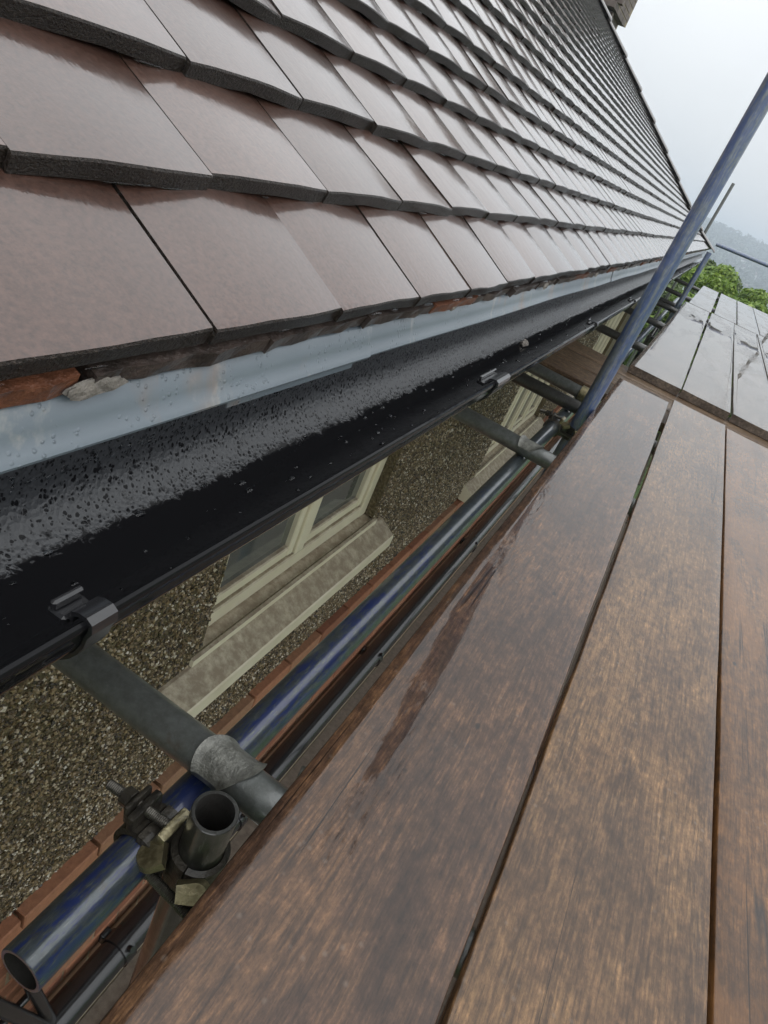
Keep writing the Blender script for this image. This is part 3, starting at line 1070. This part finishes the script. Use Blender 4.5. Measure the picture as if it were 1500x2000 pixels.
# stones of the pebbledash, crowding the near part of the wall
V, F = [], []
rng = random.Random(9)
SILLS = [(0.92, 2.17, -1.425, -1.312), (1.06, 2.11, -1.33, -1.28), (3.6, 5.5, -1.80, -1.687), (3.76, 5.39, -1.70, -1.655)]
def stone(c, r):
    i0 = len(V)
    R3 = Euler((rng.uniform(0, 6), rng.uniform(0, 6), rng.uniform(0, 6))).to_matrix()
    s3 = (rng.uniform(0.5, 1), rng.uniform(0.6, 1.1), rng.uniform(0.6, 1.1))
    for p in ((1, 0, 0), (-1, 0, 0), (0, 1, 0), (0, -1, 0), (0, 0, 1), (0, 0, -1)):
        q = R3 @ Vector((p[0] * r * s3[0], p[1] * r * s3[1], p[2] * r * s3[2]))
        V.append(Vector((c[0] + q.x * 0.75, c[1] + q.y, c[2] + q.z)))
    for f in ((0, 2, 4), (2, 1, 4), (1, 3, 4), (3, 0, 4), (2, 0, 5), (1, 2, 5), (3, 1, 5), (0, 3, 5)):
        F.append(tuple(i0 + i for i in f))
for (ya, yb, n, rr) in ((0.25, 1.3, 34000, 0.0055), (1.3, 2.3, 26000, 0.0058), (2.3, 3.9, 26000, 0.007), (3.9, 6.8, 18000, 0.008)):
    for _ in range(n):
        y = rng.uniform(ya, yb)
        z = rng.uniform(DASH_BOT + 0.004, -0.72)
        if any(h[0] - .004 < y < h[1] + .004 and h[2] - .004 < z < h[3] for h in WINS):
            continue
        if any(q[0] < y < q[1] and q[2] < z < q[3] for q in SILLS):
            continue
        stone((WALL_X + rng.uniform(-0.001, 0.004), y, z), rr * rng.choice((0.55, 0.7, 0.85, 1.0, 1.25)))
me = bpy.data.meshes.new('pebbles')
me.from_pydata(V, [], F)
pb = mesh_obj('pebbles', me, M['pebble'], wall)
pb['kind'] = 'stuff'

# --- brickwork below the pebbledash
bx0 = WALL_X + 0.012
b = bmesh.new()
box(b, WALL_X - 0.1, bx0 - 0.004, -2.6, HIP - 0.75, GROUND, DASH_BOT - 0.03)
bw = bm_obj('brick_wall', b, M['mortar'], house)
far_V, far_F = [], []
row = 0
z = DASH_BOT - 0.036
while z > -4.2:
    off = 0.1125 * (row % 2)
    y = -0.4 + off
    proud = 0.02 if row == 0 else 0.0
    while y < HIP - 0.9:
        px = bx0 - 0.0512 + proud
        if 0.2 < y < 4.2 and (z > -2.05 or -2.95 < z < -2.3):
            o = link(bpy.data.objects.new('brick', brick_me), bw)
            o.location = (px, y, z)
        elif z > -3.3:
            b0 = len(far_V)
            far_V += [c + Vector((px, y, z)) for c in bv]
            far_F += [tuple(i + b0 for i in f) for f in bf]
        y += 0.225
    z -= 0.075
    row += 1
me = bpy.data.meshes.new('far_bricks')
me.from_pydata(far_V, [], far_F)
fb = mesh_obj('far_bricks', me, M['brick'], bw)
fb['kind'] = 'stuff'

# --- windows
def window(y0, y1, z0, z1, nmull, sill_y0, sill_y1):
    fx = WALL_X - 0.035            # front of the frame
    b = bmesh.new()
    fw = 0.055
    box(b, fx - 0.06, fx, y0, y0 + fw, z0, z1, 0.004)
    box(b, fx - 0.06, fx, y1 - fw, y1, z0, z1, 0.004)
    box(b, fx - 0.058, fx - 0.002, y0 + fw, y1 - fw, z1 - fw, z1, 0.004)
    box(b, fx - 0.058, fx - 0.002, y0 + fw, y1 - fw, z0, z0 + fw, 0.004)
    win = bm_obj('window', b, M['cream'], house)
    lights = []
    span = (y1 - fw - (y0 + fw))
    for i in range(nmull + 1):
        lights.append((y0 + fw + span * i / (nmull + 1), y0 + fw + span * (i + 1) / (nmull + 1)))
    for i in range(nmull):
        yc = lights[i][1]
        b = bmesh.new()
        box(b, fx - 0.057, fx - 0.001, yc - 0.024, yc + 0.024, z0 + fw, z1 - fw, 0.004)
        bm_obj('mullion', b, M['cream'], win)
    for i, (a, c) in enumerate(lights):
        a2 = a + (0.024 if i > 0 else 0)
        c2 = c - (0.024 if i < nmull else 0)
        b = bmesh.new()     # casement
        sw = 0.034
        box(b, fx - 0.045, fx - 0.010, a2 + .003, a2 + sw, z0 + fw + .003, z1 - fw - .003, 0.004)
        box(b, fx - 0.045, fx - 0.010, c2 - sw, c2 - .003, z0 + fw + .003, z1 - fw - .003, 0.004)
        box(b, fx - 0.043, fx - 0.012, a2 + sw, c2 - sw, z0 + fw + .003, z0 + fw + sw + .006, 0.004)
        box(b, fx - 0.043, fx - 0.012, a2 + sw, c2 - sw, z1 - fw - sw, z1 - fw - .003, 0.004)
        bm_obj('casement', b, M['cream'], win)
        b = bmesh.new()
        box(b, fx - 0.034, fx - 0.028, a2 + sw - .006, c2 - sw + .006, z0 + fw + sw - .003, z1 - fw - sw + .006)
        bm_obj('pane', b, M['glass'], win)
    b = bmesh.new()      # timber sill under the frame, with horns
    extrude_profile(b, [(fx - 0.06, z0 - 0.001), (fx + 0.004, z0 - 0.001), (WALL_X + 0.010, z0 - 0.012), (WALL_X + 0.010, z0 - 0.034), (fx - 0.06, z0 - 0.034)], y0 - 0.035, y1 + 0.035)
    bm_obj('timber_sill', b, M['cream'], win)
    b = bmesh.new()      # deep weathered sill
    extrude_profile(b, [(WALL_X - 0.05, z0 - 0.030), (WALL_X + 0.009, z0 - 0.036), (WALL_X + 0.076, z0 - 0.076), (WALL_X + 0.080, z0 - 0.082), (WALL_X + 0.080, z0 - 0.128), (WALL_X + 0.068, z0 - 0.136), (WALL_X - 0.05, z0 - 0.136)], sill_y0, sill_y1)
    bm_obj('sill', b, M['cream'], win)
    return win
window(*WINS[0], 1, 0.92, 2.17)
window(*WINS[1], 3, 3.60, 5.5)
window(*WINS[2], 3, 6.6, 8.8)
b = bmesh.new()      # dark rooms behind the glass
for h in WINS:
    box(b, WALL_X - 0.55, WALL_X - 0.112, h[0] - .02, h[1] + .02, h[2] - .02, h[3] + .02)
    bmesh.ops.delete(b, geom=[f for f in b.faces if abs(f.calc_center_median().x - (WALL_X - 0.112)) < 0.001], context='FACES')
bm_obj('room_lining', b, M['soffit'], house)

# --- black waste pipe along the brickwork with clips and a branch
PX, PZ, PR = -0.515, -2.60, 0.052
b = bmesh.new()
cyl(b, (PX, 0.0, PZ), (PX, HIP - 1.2, PZ + 0.06), PR, seg=28)
pipe = bm_obj('waste_pipe', b, M['black'], house, smooth=50)
for y_ in (1.0, 1.62, 2.9, 4.6):
    b = bmesh.new()
    cyl(b, (PX, y_ - 0.022, PZ + .006), (PX, y_ + 0.022, PZ + .006), PR + 0.007, seg=28)
    box(b, PX - 0.10, PX - 0.045, y_ - 0.018, y_ + 0.018, PZ - 0.02, PZ + 0.03, 0.003)
    cyl(b, (PX + 0.03, y_, PZ + 0.045), (PX + 0.052, y_, PZ + 0.062), 0.011, seg=8)
    bm_obj('pipe_clip', b, M['black'], pipe, smooth=45)
b = bmesh.new()
cyl(b, (-0.565, 0.62, -2.05), (-0.515, 0.735, -2.59), 0.018, seg=16)
cyl(b, (-0.575, 0.60, -1.95), (-0.565, 0.62, -2.05), 0.022, seg=16)
bm_obj('waste_branch', b, M['black'], pipe, smooth=50)
b = bmesh.new()
cyl(b, (-0.56, 0.52, -2.02), (-0.50, 0.745, -2.66), 0.020, seg=16)
bm_obj('waste_branch', b, M['black'], pipe, smooth=50)
b = bmesh.new()
cyl(b, (-0.553, 0.5, -2.28), (-0.553, HIP - 1.5, -2.24), 0.011, seg=12)
bm_obj('cable_conduit', b, M['black'], house, smooth=50)

# --- low felted porch roof beneath
b = bmesh.new()
box(b, bx0 + 0.001, 1.7, -1.5, 9.0, -3.42, -3.34)
pr = bm_obj('porch_roof', b, M['felt'], house)
b = bmesh.new()
box(b, -0.505, -0.43, -1.5, 1.35, -3.337, -3.315, 0.004)
bm_obj('lead_trim', b, M['pale'], pr)
b = bmesh.new()
box(b, bx0 + 0.01, 1.6, -1.4, 8.9, GROUND, -3.421)
bm_obj('porch_wall', b, M['mortar'], house)

# ================================================================== SCAFFOLD
scaf = empty('scaffold', (0, 0, GROUND))
tag(scaf, 'tubular steel scaffold with blue and galvanised poles clamped beside the eaves', 'scaffold')
LX, LZ = -0.195, -0.720
TZ = LZ + 2 * TUBE_R + 0.0005          # transoms sit on the ledger
DECK = -0.610                          # top of the boards
def spart(name, bm_, mat, smooth=40):
    o = bm_obj(name, bm_, mat, None, smooth=smooth)
    o.parent = scaf
    o.matrix_parent_inverse = Matrix.Translation((0, 0, -GROUND))
    return o
def stube(name, p0, p1, mat, r=TUBE_R):
    p0, p1 = Vector(p0), Vector(p1)
    b = bmesh.new()
    tube_mesh(b, p0, p1, r)
    o = spart(name, b, mat)
    o.data.materials.append(M['bore'])
    return o
NEAR_Y = 0.215
stube('ledger', (LX, NEAR_Y, LZ), (LX, 3.62, LZ), M['ledger'])
stube('ledger', (LX - 0.005, 3.30, LZ - 0.052), (LX - 0.01, 9.4, LZ - 0.05), M['pole'])
stube('ledger', (1.15, -1.0, LZ), (1.15, 5.5, LZ), M['tube'])
stube('ledger', (1.15, 5.52, LZ), (1.15, 11.8, LZ), M['tube'])
TR_Y = (0.456, 1.845)
for y_ in TR_Y:
    stube('transom', (-0.585, y_, TZ), (1.3, y_, TZ), M['tube'])
stube('transom', (-0.585, 2.475, TZ - 0.0), (1.3, 2.515, TZ), M['darktube'])
stube('transom', (-0.585, 2.715, TZ + 0.0), (-0.158, 2.70, TZ), M['tube'])
for y_ in (4.3, 5.6, 7.0, 7.4, 8.8, 10.9):
    stube('transom', (-0.585 if y_ < 11 else -0.3, y_, TZ), (1.3, y_, TZ), M['darktube'])
SX = -0.142
stand = [(SX, 0.386, -0.632), (-0.126, 2.335, 2.3)]
stube('standard', (SX, 0.386, GROUND), (SX, 0.386, -0.632), M['darktube'])
stube('standard', (-0.1265, 2.345, GROUND), (-0.1265, 2.345, 2.35), M['pole'], 0.0262)
stube('standard', (-0.125, 4.62, GROUND), (-0.125, 4.62, -0.63), M['darktube'])
stube('standard', (-0.125, 7.15, GROUND), (-0.125, 7.15, -0.125), M['pole'])
stube('standard', (-0.30, 6.1, GROUND), (-0.30, 6.1, -0.37), M['darktube'])
stube('standard', (-0.43, 12.25, GROUND), (-0.43, 12.25, 0.74), M['tube'])
stube('standard', (1.20, 12.25, GROUND), (1.20, 12.25, 0.9), M['tube'])
stube('standard', (1.20, 0.386, GROUND), (1.20, 0.386, -0.63), M['tube'])
stube('standard', (1.20, 5.0, GROUND), (1.20, 5.0, -0.63), M['tube'])
stube('guard_rail', (-0.19, 12.16, -0.075), (1.9, 12.16, -0.035), M['pole'], 0.027)
stube('brace', (-0.17, 3.0, -2.9), (-0.17, 6.4, -0.75), M['darktube'])

def arc_band(bm_, center, axis, r, thick, width, a0, a1, ref, n=18, bulge=0.0):
    """curved strap round an axis from angle a0 to a1 (radians, measured from ref)"""
    axis = Vector(axis).normalized()
    ref = (Vector(ref) - axis * Vector(ref).dot(axis)).normalized()
    oth = axis.cross(ref)
    c = Vector(center)
    rings = []
    for i in range(n + 1):
        a = a0 + (a1 - a0) * i / n
        d = ref * math.cos(a) + oth * math.sin(a)
        t_ = thick * (1 + bulge * math.sin(math.pi * i / n))
        h = width / 2
        rings.append([bm_.verts.new(c + d * r - axis * h), bm_.verts.new(c + d * (r + t_) - axis * h * 0.92),
                      bm_.verts.new(c + d * (r + t_) + axis * h * 0.92), bm_.verts.new(c + d * r + axis * h)])
    for A, B in zip(rings[:-1], rings[1:]):
        for i in range(4):
            j = (i + 1) % 4
            bm_.faces.new((A[i], A[j], B[j], B[i]))
    bm_.faces.new(rings[0])
    bm_.faces.new(rings[-1][::-1])
    return c, axis, ref, oth

def obox(bm_, c, ax, ay, az, s, bevel=0.0):
    mt = Matrix((Vector(ax).normalized(), Vector(ay).normalized(), Vector(az).normalized())).transposed().to_4x4()
    mt = Matrix.Translation(c) @ mt @ Matrix.Diagonal((s[0], s[1], s[2], 1))
    r = bmesh.ops.create_cube(bm_, size=1.0, matrix=mt)
    if bevel:
        bmesh.ops.bevel(bm_, geom=list({e for v in r['verts'] for e in v.link_edges}), offset=bevel, segments=2, affect='EDGES', profile=0.6)

def threaded(bm_, p0, p1, r, pitch=0.0022):
    p0, p1 = Vector(p0), Vector(p1)
    L = (p1 - p0).length
    n = max(2, int(L / pitch))
    for i in range(n):
        a = p0.lerp(p1, i / n)
        b_ = p0.lerp(p1, (i + 0.5) / n)
        c = p0.lerp(p1, (i + 1) / n)
        cyl(bm_, a, b_, r * 0.86, r, seg=12, caps=False)
        cyl(bm_, b_, c, r, r * 0.86, seg=12, caps=False)
    cyl(bm_, p0 - (p1 - p0).normalized() * 0.0005, p0 + (p1 - p0).normalized() * 0.001, r * 0.85, seg=12)
    cyl(bm_, p1 - (p1 - p0).normalized() * 0.001, p1, r * 0.85, seg=12)

def coupler(ly, sx, sy, cz):
    """double coupler: one cup round the ledger (axis Y), one round the standard (axis Z), flaps drawn up by bolts"""
    r = TUBE_R + 0.0006
    body = bmesh.new()
    # saddle block between the two tubes
    mid = Vector(((LX + sx) / 2 + 0.001, (ly + sy) / 2, cz))
    arc_band(body, (LX, ly, LZ), (0, 1, 0), r, 0.007, 0.050, rad(-95), rad(95), (1, 0, 0.0))
    arc_band(body, (sx, sy, cz), (0, 0, 1), r, 0.007, 0.050, rad(85), rad(275), (1, 0, 0))
    o = spart('coupler', body, M['iron'], 40)
    # upper flap over the ledger
    f1 = bmesh.new()
    arc_band(f1, (LX, ly, LZ), (0, 1, 0), r + 0.0004, 0.006, 0.046, rad(97), rad(262), (1, 0, 0))
    a = bm_obj('flap', f1, M['iron'], o, smooth=40)
    # ears above the ledger: bolt eye at the left, hooked ear at the right
    ears = bmesh.new()
    obox(ears, (LX - 0.016, ly, LZ + 0.034), (1, 0, 0.15), (0, 1, 0), (-0.15, 0, 1), (0.010, 0.044, 0.020), 0.003)
    obox(ears, (LX - 0.026, ly, LZ + 0.036), (1, 0, 0.15), (0, 1, 0), (-0.15, 0, 1), (0.0055, 0.036, 0.024), 0.002)
    bm_obj('ear', ears, M['iron'], o, smooth=40)
    ears = bmesh.new()
    obox(ears, (LX + 0.018, ly + 0.003, LZ + 0.036), (1, 0, -0.25), (0, 1, 0), (0.25, 0, 1), (0.012, 0.042, 0.020), 0.004)
    bm_obj('ear', ears, M['brass'], o, smooth=40)
    bolt = bmesh.new()
    threaded(bolt, (LX - 0.066, ly, LZ + 0.031), (LX + 0.016, ly, LZ + 0.041), 0.0058)
    bt = bm_obj('bolt', bolt, M['bolt'], o, smooth=40)
    nut = bmesh.new()
    cyl(nut, (LX - 0.044, ly, LZ + 0.0336), (LX - 0.032, ly, LZ + 0.0350), 0.0112, seg=6)
    bmesh.ops.bevel(nut, geom=nut.edges[:], offset=0.0008, segments=1, affect='EDGES')
    bm_obj('nut', nut, M['iron'], bt)
    # flap round the near side of the standard, brass-plated tongues and its bolt
    f2 = bmesh.new()
    arc_band(f2, (sx, sy, cz), (0, 0, 1), r + 0.0004, 0.006, 0.046, rad(-82), rad(82), (1, 0, 0))
    bm_obj('flap', f2, M['iron'], o, smooth=40)
    def tongue(c_, nrm_, along_, half_w, length, thick):
        """forged plate with a rounded end, lying on nrm_"""
        n_ = Vector(nrm_).normalized()
        a_ = (Vector(along_) - n_ * Vector(along_).dot(n_)).normalized()
        s_ = n_.cross(a_)
        out = [(-length * 0.5, -half_w * 0.8), (length * 0.1, -half_w)]
        for i_ in range(11):
            q = -math.pi / 2 + math.pi * i_ / 10
            out.append((length * 0.18 + math.cos(q) * half_w * 0.95, math.sin(q) * half_w))
        out += [(length * 0.1, half_w), (-length * 0.5, half_w * 0.8)]
        b_ = bmesh.new()
        lo = [b_.verts.new(Vector(c_) + a_ * p_ + s_ * q_) for p_, q_ in out]
        hi = [b_.verts.new(Vector(c_) + a_ * (p_ * 0.86) + s_ * (q_ * 0.84) + n_ * (thick * (1.15 if p_ < 0 else 0.85))) for p_, q_ in out]
        b_.faces.new(lo[::-1])
        b_.faces.new(hi)
        for i_ in range(len(out)):
            j_ = (i_ + 1) % len(out)
            b_.faces.new((lo[i_], lo[j_], hi[j_], hi[i_]))
        bmesh.ops.bevel(b_, geom=[e for e in b_.edges if e.calc_face_angle(0) > 0.6], offset=0.0012, segments=1, affect='EDGES')
        return bm_obj('tongue', b_, M['brass'], o, smooth=50)
    tongue((sx - 0.030, sy - 0.036, cz + 0.020), (-0.15, -0.35, 0.9), (-0.8, -0.6, 0), 0.0155, 0.024, 0.011)
    tongue((sx + 0.022, sy - 0.036, cz + 0.016), (0.1, -0.75, 0.65), (0.85, 0.5, 0.25), 0.0125, 0.034, 0.010)
    nk = bmesh.new()      # forged knuckles the tongues hinge on
    obox(nk, (sx - 0.030, sy - 0.034, cz + 0.000), (1, 0.35, 0), (-0.35, 1, 0), (0, 0, 1), (0.024, 0.013, 0.040), 0.004)
    obox(nk, (sx + 0.020, sy - 0.032, cz - 0.004), (1, -0.6, 0), (0.6, 1, 0), (0, 0, 1), (0.032, 0.010, 0.038), 0.004)
    bm_obj('knuckle', nk, M['iron'], o, smooth=45)
    b2 = bmesh.new()
    threaded(b2, (sx - 0.034, sy - 0.040, cz - 0.004), (sx + 0.046, sy - 0.050, cz - 0.002), 0.0058)
    bt2 = bm_obj('bolt', b2, M['bolt'], o, smooth=40)
    nut = bmesh.new()
    cyl(nut, (sx + 0.030, sy - 0.048, cz - 0.0024), (sx + 0.042, sy - 0.0495, cz - 0.0021), 0.0112, seg=6)
    bmesh.ops.bevel(nut, geom=nut.edges[:], offset=0.0008, segments=1, affect='EDGES')
    bm_obj('nut', nut, M['iron'], bt2)
    for ch_ in list(o.children):
        pass
    return o
coupler(0.372, SX, 0.386, LZ)
coupler(2.30, -0.128, 2.345, LZ)

def putlog_clip(y, x, mat):
    """pressed saddle folded over the transom where it crosses the ledger"""
    b = bmesh.new()
    n, k = 16, 10
    rows_ = []
    for i in range(n + 1):
        a = rad(-78 + 150 * i / n)
        row_ = []
        for j in range(k + 1):
            u = j / k * 2 - 1
            half = 0.034 * (1 - 0.45 * (abs(a - rad(-3)) / rad(75)) ** 1.6)
            flare = 0.0035 * max(0, abs(u) - 0.72) / 0.28
            rr = TUBE_R + 0.0012 + flare
            row_.append((b.verts.new((x + u * half + 0.010 * math.sin(a), y + math.sin(a) * rr, TZ + math.cos(a) * rr)),
                         b.verts.new((x + u * half + 0.010 * math.sin(a), y + math.sin(a) * (rr + 0.003), TZ + math.cos(a) * (rr + 0.003)))))
        rows_.append(row_)
    for A, B in zip(rows_[:-1], rows_[1:]):
        for j in range(k):
            b.faces.new((A[j][1], A[j + 1][1], B[j + 1][1], B[j][1]))
            b.faces.new((A[j][0], B[j][0], B[j + 1][0], A[j + 1][0]))
    for A, B in zip(rows_[:-1], rows_[1:]):
        for j in (0, k):
            b.faces.new((A[j][0], A[j][1], B[j][1], B[j][0]))
    for R_ in (rows_[0], rows_[-1]):
        for j in range(k):
            b.faces.new((R_[j][0], R_[j + 1][0], R_[j + 1][1], R_[j][1]))
    return spart('putlog_clip', b, mat, 50)
putlog_clip(0.456, -0.172, M['clip'])
putlog_clip(1.845, -0.185, M['clip'])
b = bmesh.new()
arc_band(b, (-0.178, 2.701, TZ), (1, 0, 0), TUBE_R + .001, 0.006, 0.05, 0, rad(359), (0, 0, 1), n=30)
spart('end_band', b, M['brass'])
b = bmesh.new()      # stray fitting showing below the boards near the ledger
tube_mesh(b, (-0.165, 0.78, -1.02), (-0.06, 0.80, -1.02), 0.012, 0.003, 20)
spart('fixing_pin', b, M['clip']).data.materials.append(M['bore'])

# ------------------------------------------------------------------ boards
def board(name, x0, x1, y0, y1, top, mat, label, thick=0.038, along='Y', skew=0.0, group=None, seed=0, cup=0.0012):
    rg = random.Random(seed)
    w, L = (x1 - x0), (y1 - y0)
    b = bmesh.new()
    ny = max(8, int(L / 0.10))
    nx = 10
    ch_ = 0.0022
    # cross-section with eased arrises
    half = w / 2
    sect = [(-half, -thick + ch_), (-half, -ch_), (-half + ch_ * .4, -ch_ * .35), (-half + ch_, 0)]
    for i in range(1, nx):
        sect.append((-half + ch_ + (w - 2 * ch_) * i / nx, 0))
    sect += [(half - ch_, 0), (half - ch_ * .4, -ch_ * .35), (half, -ch_), (half, -thick + ch_), (half - ch_, -thick), (-half + ch_, -thick)]
    rings = []
    s0 = rg.uniform(0, 50)
    for j in range(ny + 1):
        t_ = j / ny
        yy = -L / 2 + L * t_
        wl = 0.0016 * mnoise.noise(Vector((yy * 3.1 + s0, 0, 0))) + 0.0007 * mnoise.noise(Vector((yy * 17 + s0, 3, 0)))
        wr = 0.0016 * mnoise.noise(Vector((yy * 3.1 + s0, 9, 0))) + 0.0007 * mnoise.noise(Vector((yy * 17 + s0, 7, 0)))
        ring = []
        for (x, z) in sect:
            u = x / half
            xx = x + (wl if u < 0 else wr) * abs(u)
            zz = z + (cup * (u * u - 1) if z > -0.01 else 0) + (0.0007 * mnoise.noise(Vector((x * 14, yy * 2.2, s0))) if z == 0 else 0)
            ring.append(b.verts.new((xx, yy, zz)))
        rings.append(ring)
    n = len(sect)
    for A, B in zip(rings[:-1], rings[1:]):
        for i in range(n):
            k = (i + 1) % n
            b.faces.new((A[i], A[k], B[k], B[i]))
    b.faces.new(rings[0])
    b.faces.new(rings[-1][::-1])
    o = bm_obj(name, b, mat, None, smooth=45)
    o.location = ((x0 + x1) / 2, (y0 + y1) / 2, top)
    o.rotation_euler.z = skew
    if along == 'X':
        o.rotation_euler.z = math.pi / 2 + skew
    tag(o, label, 'plank', group)
    # galvanised end hoops folded round the ends, as on every scaffold board
    return o
board('scaffold_board', -0.0985, 0.1248, -0.92, 2.98, DECK, M['board_a'],
      'dark wet scaffold board nearest the gutter, beside the blue ledger tube', skew=0.0035, group='scaffold boards of the near deck', seed=1)
board('scaffold_board', 0.1335, 0.3650, -0.80, 3.08, DECK, M['board_b'],
      'tan wet scaffold board in the middle of the near deck', group='scaffold boards of the near deck', seed=2)
board('scaffold_board', 0.3710, 0.5990, -0.85, 3.05, DECK - 0.001, M['board_c'],
      'soaked orange-brown scaffold board with puddles at the right edge of the near deck', group='scaffold boards of the near deck', seed=3)
# cross boards under the break between the two decks
cx_lab = ['dull cross board under the near deck ends, next to the short galvanised tube',
          'middle dull cross board under the gap between the two decks',
          'dull brown cross board under the ends of the far deck']
CT = DECK - 0.0395
for i, y0 in enumerate((2.785, 3.022, 3.258)):
    o = board('cross_board', 0, 0.226, 0, 1.55, CT, M['board_cross'], cx_lab[i], along='X', thick=0.036, seed=10 + i, group='cross boards between the decks')
    o.location = (-0.58 + 0.775, y0 + 0.113, CT)
# far deck: two lengths of board end to end
far_x = [(-0.098, 0.156), (0.170, 0.404), (0.412, 0.640), (0.650, 0.878)]
names = ['leftmost', 'second', 'third', 'rightmost']
for i, (a, c) in enumerate(far_x):
    board('scaffold_board', a, c, 3.365 + 0.01 * i, 7.62 + 0.05 * (i % 2), DECK, M['board_far'],
          '%s pale reflecting board of the far deck, first length beyond the cross boards' % names[i], group='scaffold boards of the far deck', seed=20 + i, skew=-0.004 - 0.004 * i if i < 2 else -0.006)
    dx = (0.035, 0.055, 0.06, 0.06)[i]
    board('scaffold_board', a + dx + (.02 if i == 0 else 0), c + dx, 7.66 + 0.05 * (i % 2), 11.2 + 0.04 * i, DECK, M['board_far'],
          '%s pale board at the far end of the scaffold deck, before the trees' % names[i], group='scaffold boards of the far deck', seed=30 + i, skew=-0.008)

# ================================================================== TREES
def tree(loc, h, rx, label, mat, n, seed, leaf=0.075, clumps=34):
    rg = random.Random(seed)
    e = empty('tree', loc)
    tag(e, label, 'tree', 'trees beyond the far deck')
    b = bmesh.new()
    pts = [Vector((0, 0, 0))]
    for i in range(4):
        pts.append(Vector((rg.uniform(-.15, .15) * (i + 1), rg.uniform(-.15, .15) * (i + 1), h * 0.2 * (i + 1))))
    for i in range(4):
        cyl(b, pts[i], pts[i + 1], 0.16 - 0.032 * i, 0.16 - 0.032 * (i + 1), 8)
    cl = []
    for i in range(clumps):
        a = rg.uniform(0, 6.28)
        zz = rg.uniform(0.32, 1.0)
        rr = rx * math.sqrt(rg.uniform(0.05, 1)) * (1.15 - 0.75 * abs(zz - 0.55) / 0.45 * 0.8)
        c = Vector((math.cos(a) * rr, math.sin(a) * rr, h * zz - 0.25))
        cl.append(c)
        k = pts[min(3, 1 + int(zz * 3))]
        cyl(b, k, c, 0.045, 0.012, 5)
    bm_obj('trunk', b, M['bark'], e, smooth=50)
    V, F = [], []
    for c in cl:
        r = rg.uniform(0.35, 0.75) * rx * 0.42
        leaf_cloud(V, F, c, (r, r, r * 0.8), n // clumps, leaf, rg)
    me = bpy.data.meshes.new('crown')
    me.from_pydata(V, [], F)
    mesh_obj('crown', me, mat, e)
    return e
TREES = [(0.02, 17.5, 4.75, 1.1, 'bright spring-green tree close behind the left corner of the far deck', 'leaf_a'),
         (0.62, 19.0, 4.98, 1.15, 'tallest bright green tree above the middle of the far deck end', 'leaf_a'),
         (1.55, 20.0, 4.85, 1.3, 'bright green tree cut by the right picture edge beyond the deck', 'leaf_a'),
         (-0.15, 27.0, 4.7, 1.6, 'dull olive tree farther back, beside the far scaffold standard', 'leaf_b'),
         (-1.6, 22.0, 4.2, 1.5, 'green tree low behind the far corner of the house', 'leaf_b'),
         (1.0, 16.2, 4.1, 1.2, 'lower green tree in front, its foot hidden by the deck end', 'leaf_a')]
for i, (x, y, h, r, lab, mk) in enumerate(TREES):
    tree((x, y, GROUND), h, r, lab, M[mk], 15000, 50 + i)

# ================================================================== AIR
b = bmesh.new()
box(b, -1600, 1600, -70, 2300, -60, 32)
hz = bm_obj('haze', b, None)
hz['kind'] = 'stuff'
hmat = bpy.data.materials.new('haze_air')
hmat.use_nodes = True
hn = hmat.node_tree
hn.nodes.clear()
ho = hn.nodes.new('ShaderNodeOutputMaterial')
hv = hn.nodes.new('ShaderNodeVolumePrincipled')
hv.inputs['Color'].default_value = (0.80, 0.90, 1.0, 1)
hv.inputs['Density'].default_value = 0.0014
hv.inputs['Anisotropy'].default_value = 0.2
hn.links.new(hv.outputs[0], ho.inputs['Volume'])
hz.data.materials.append(hmat)
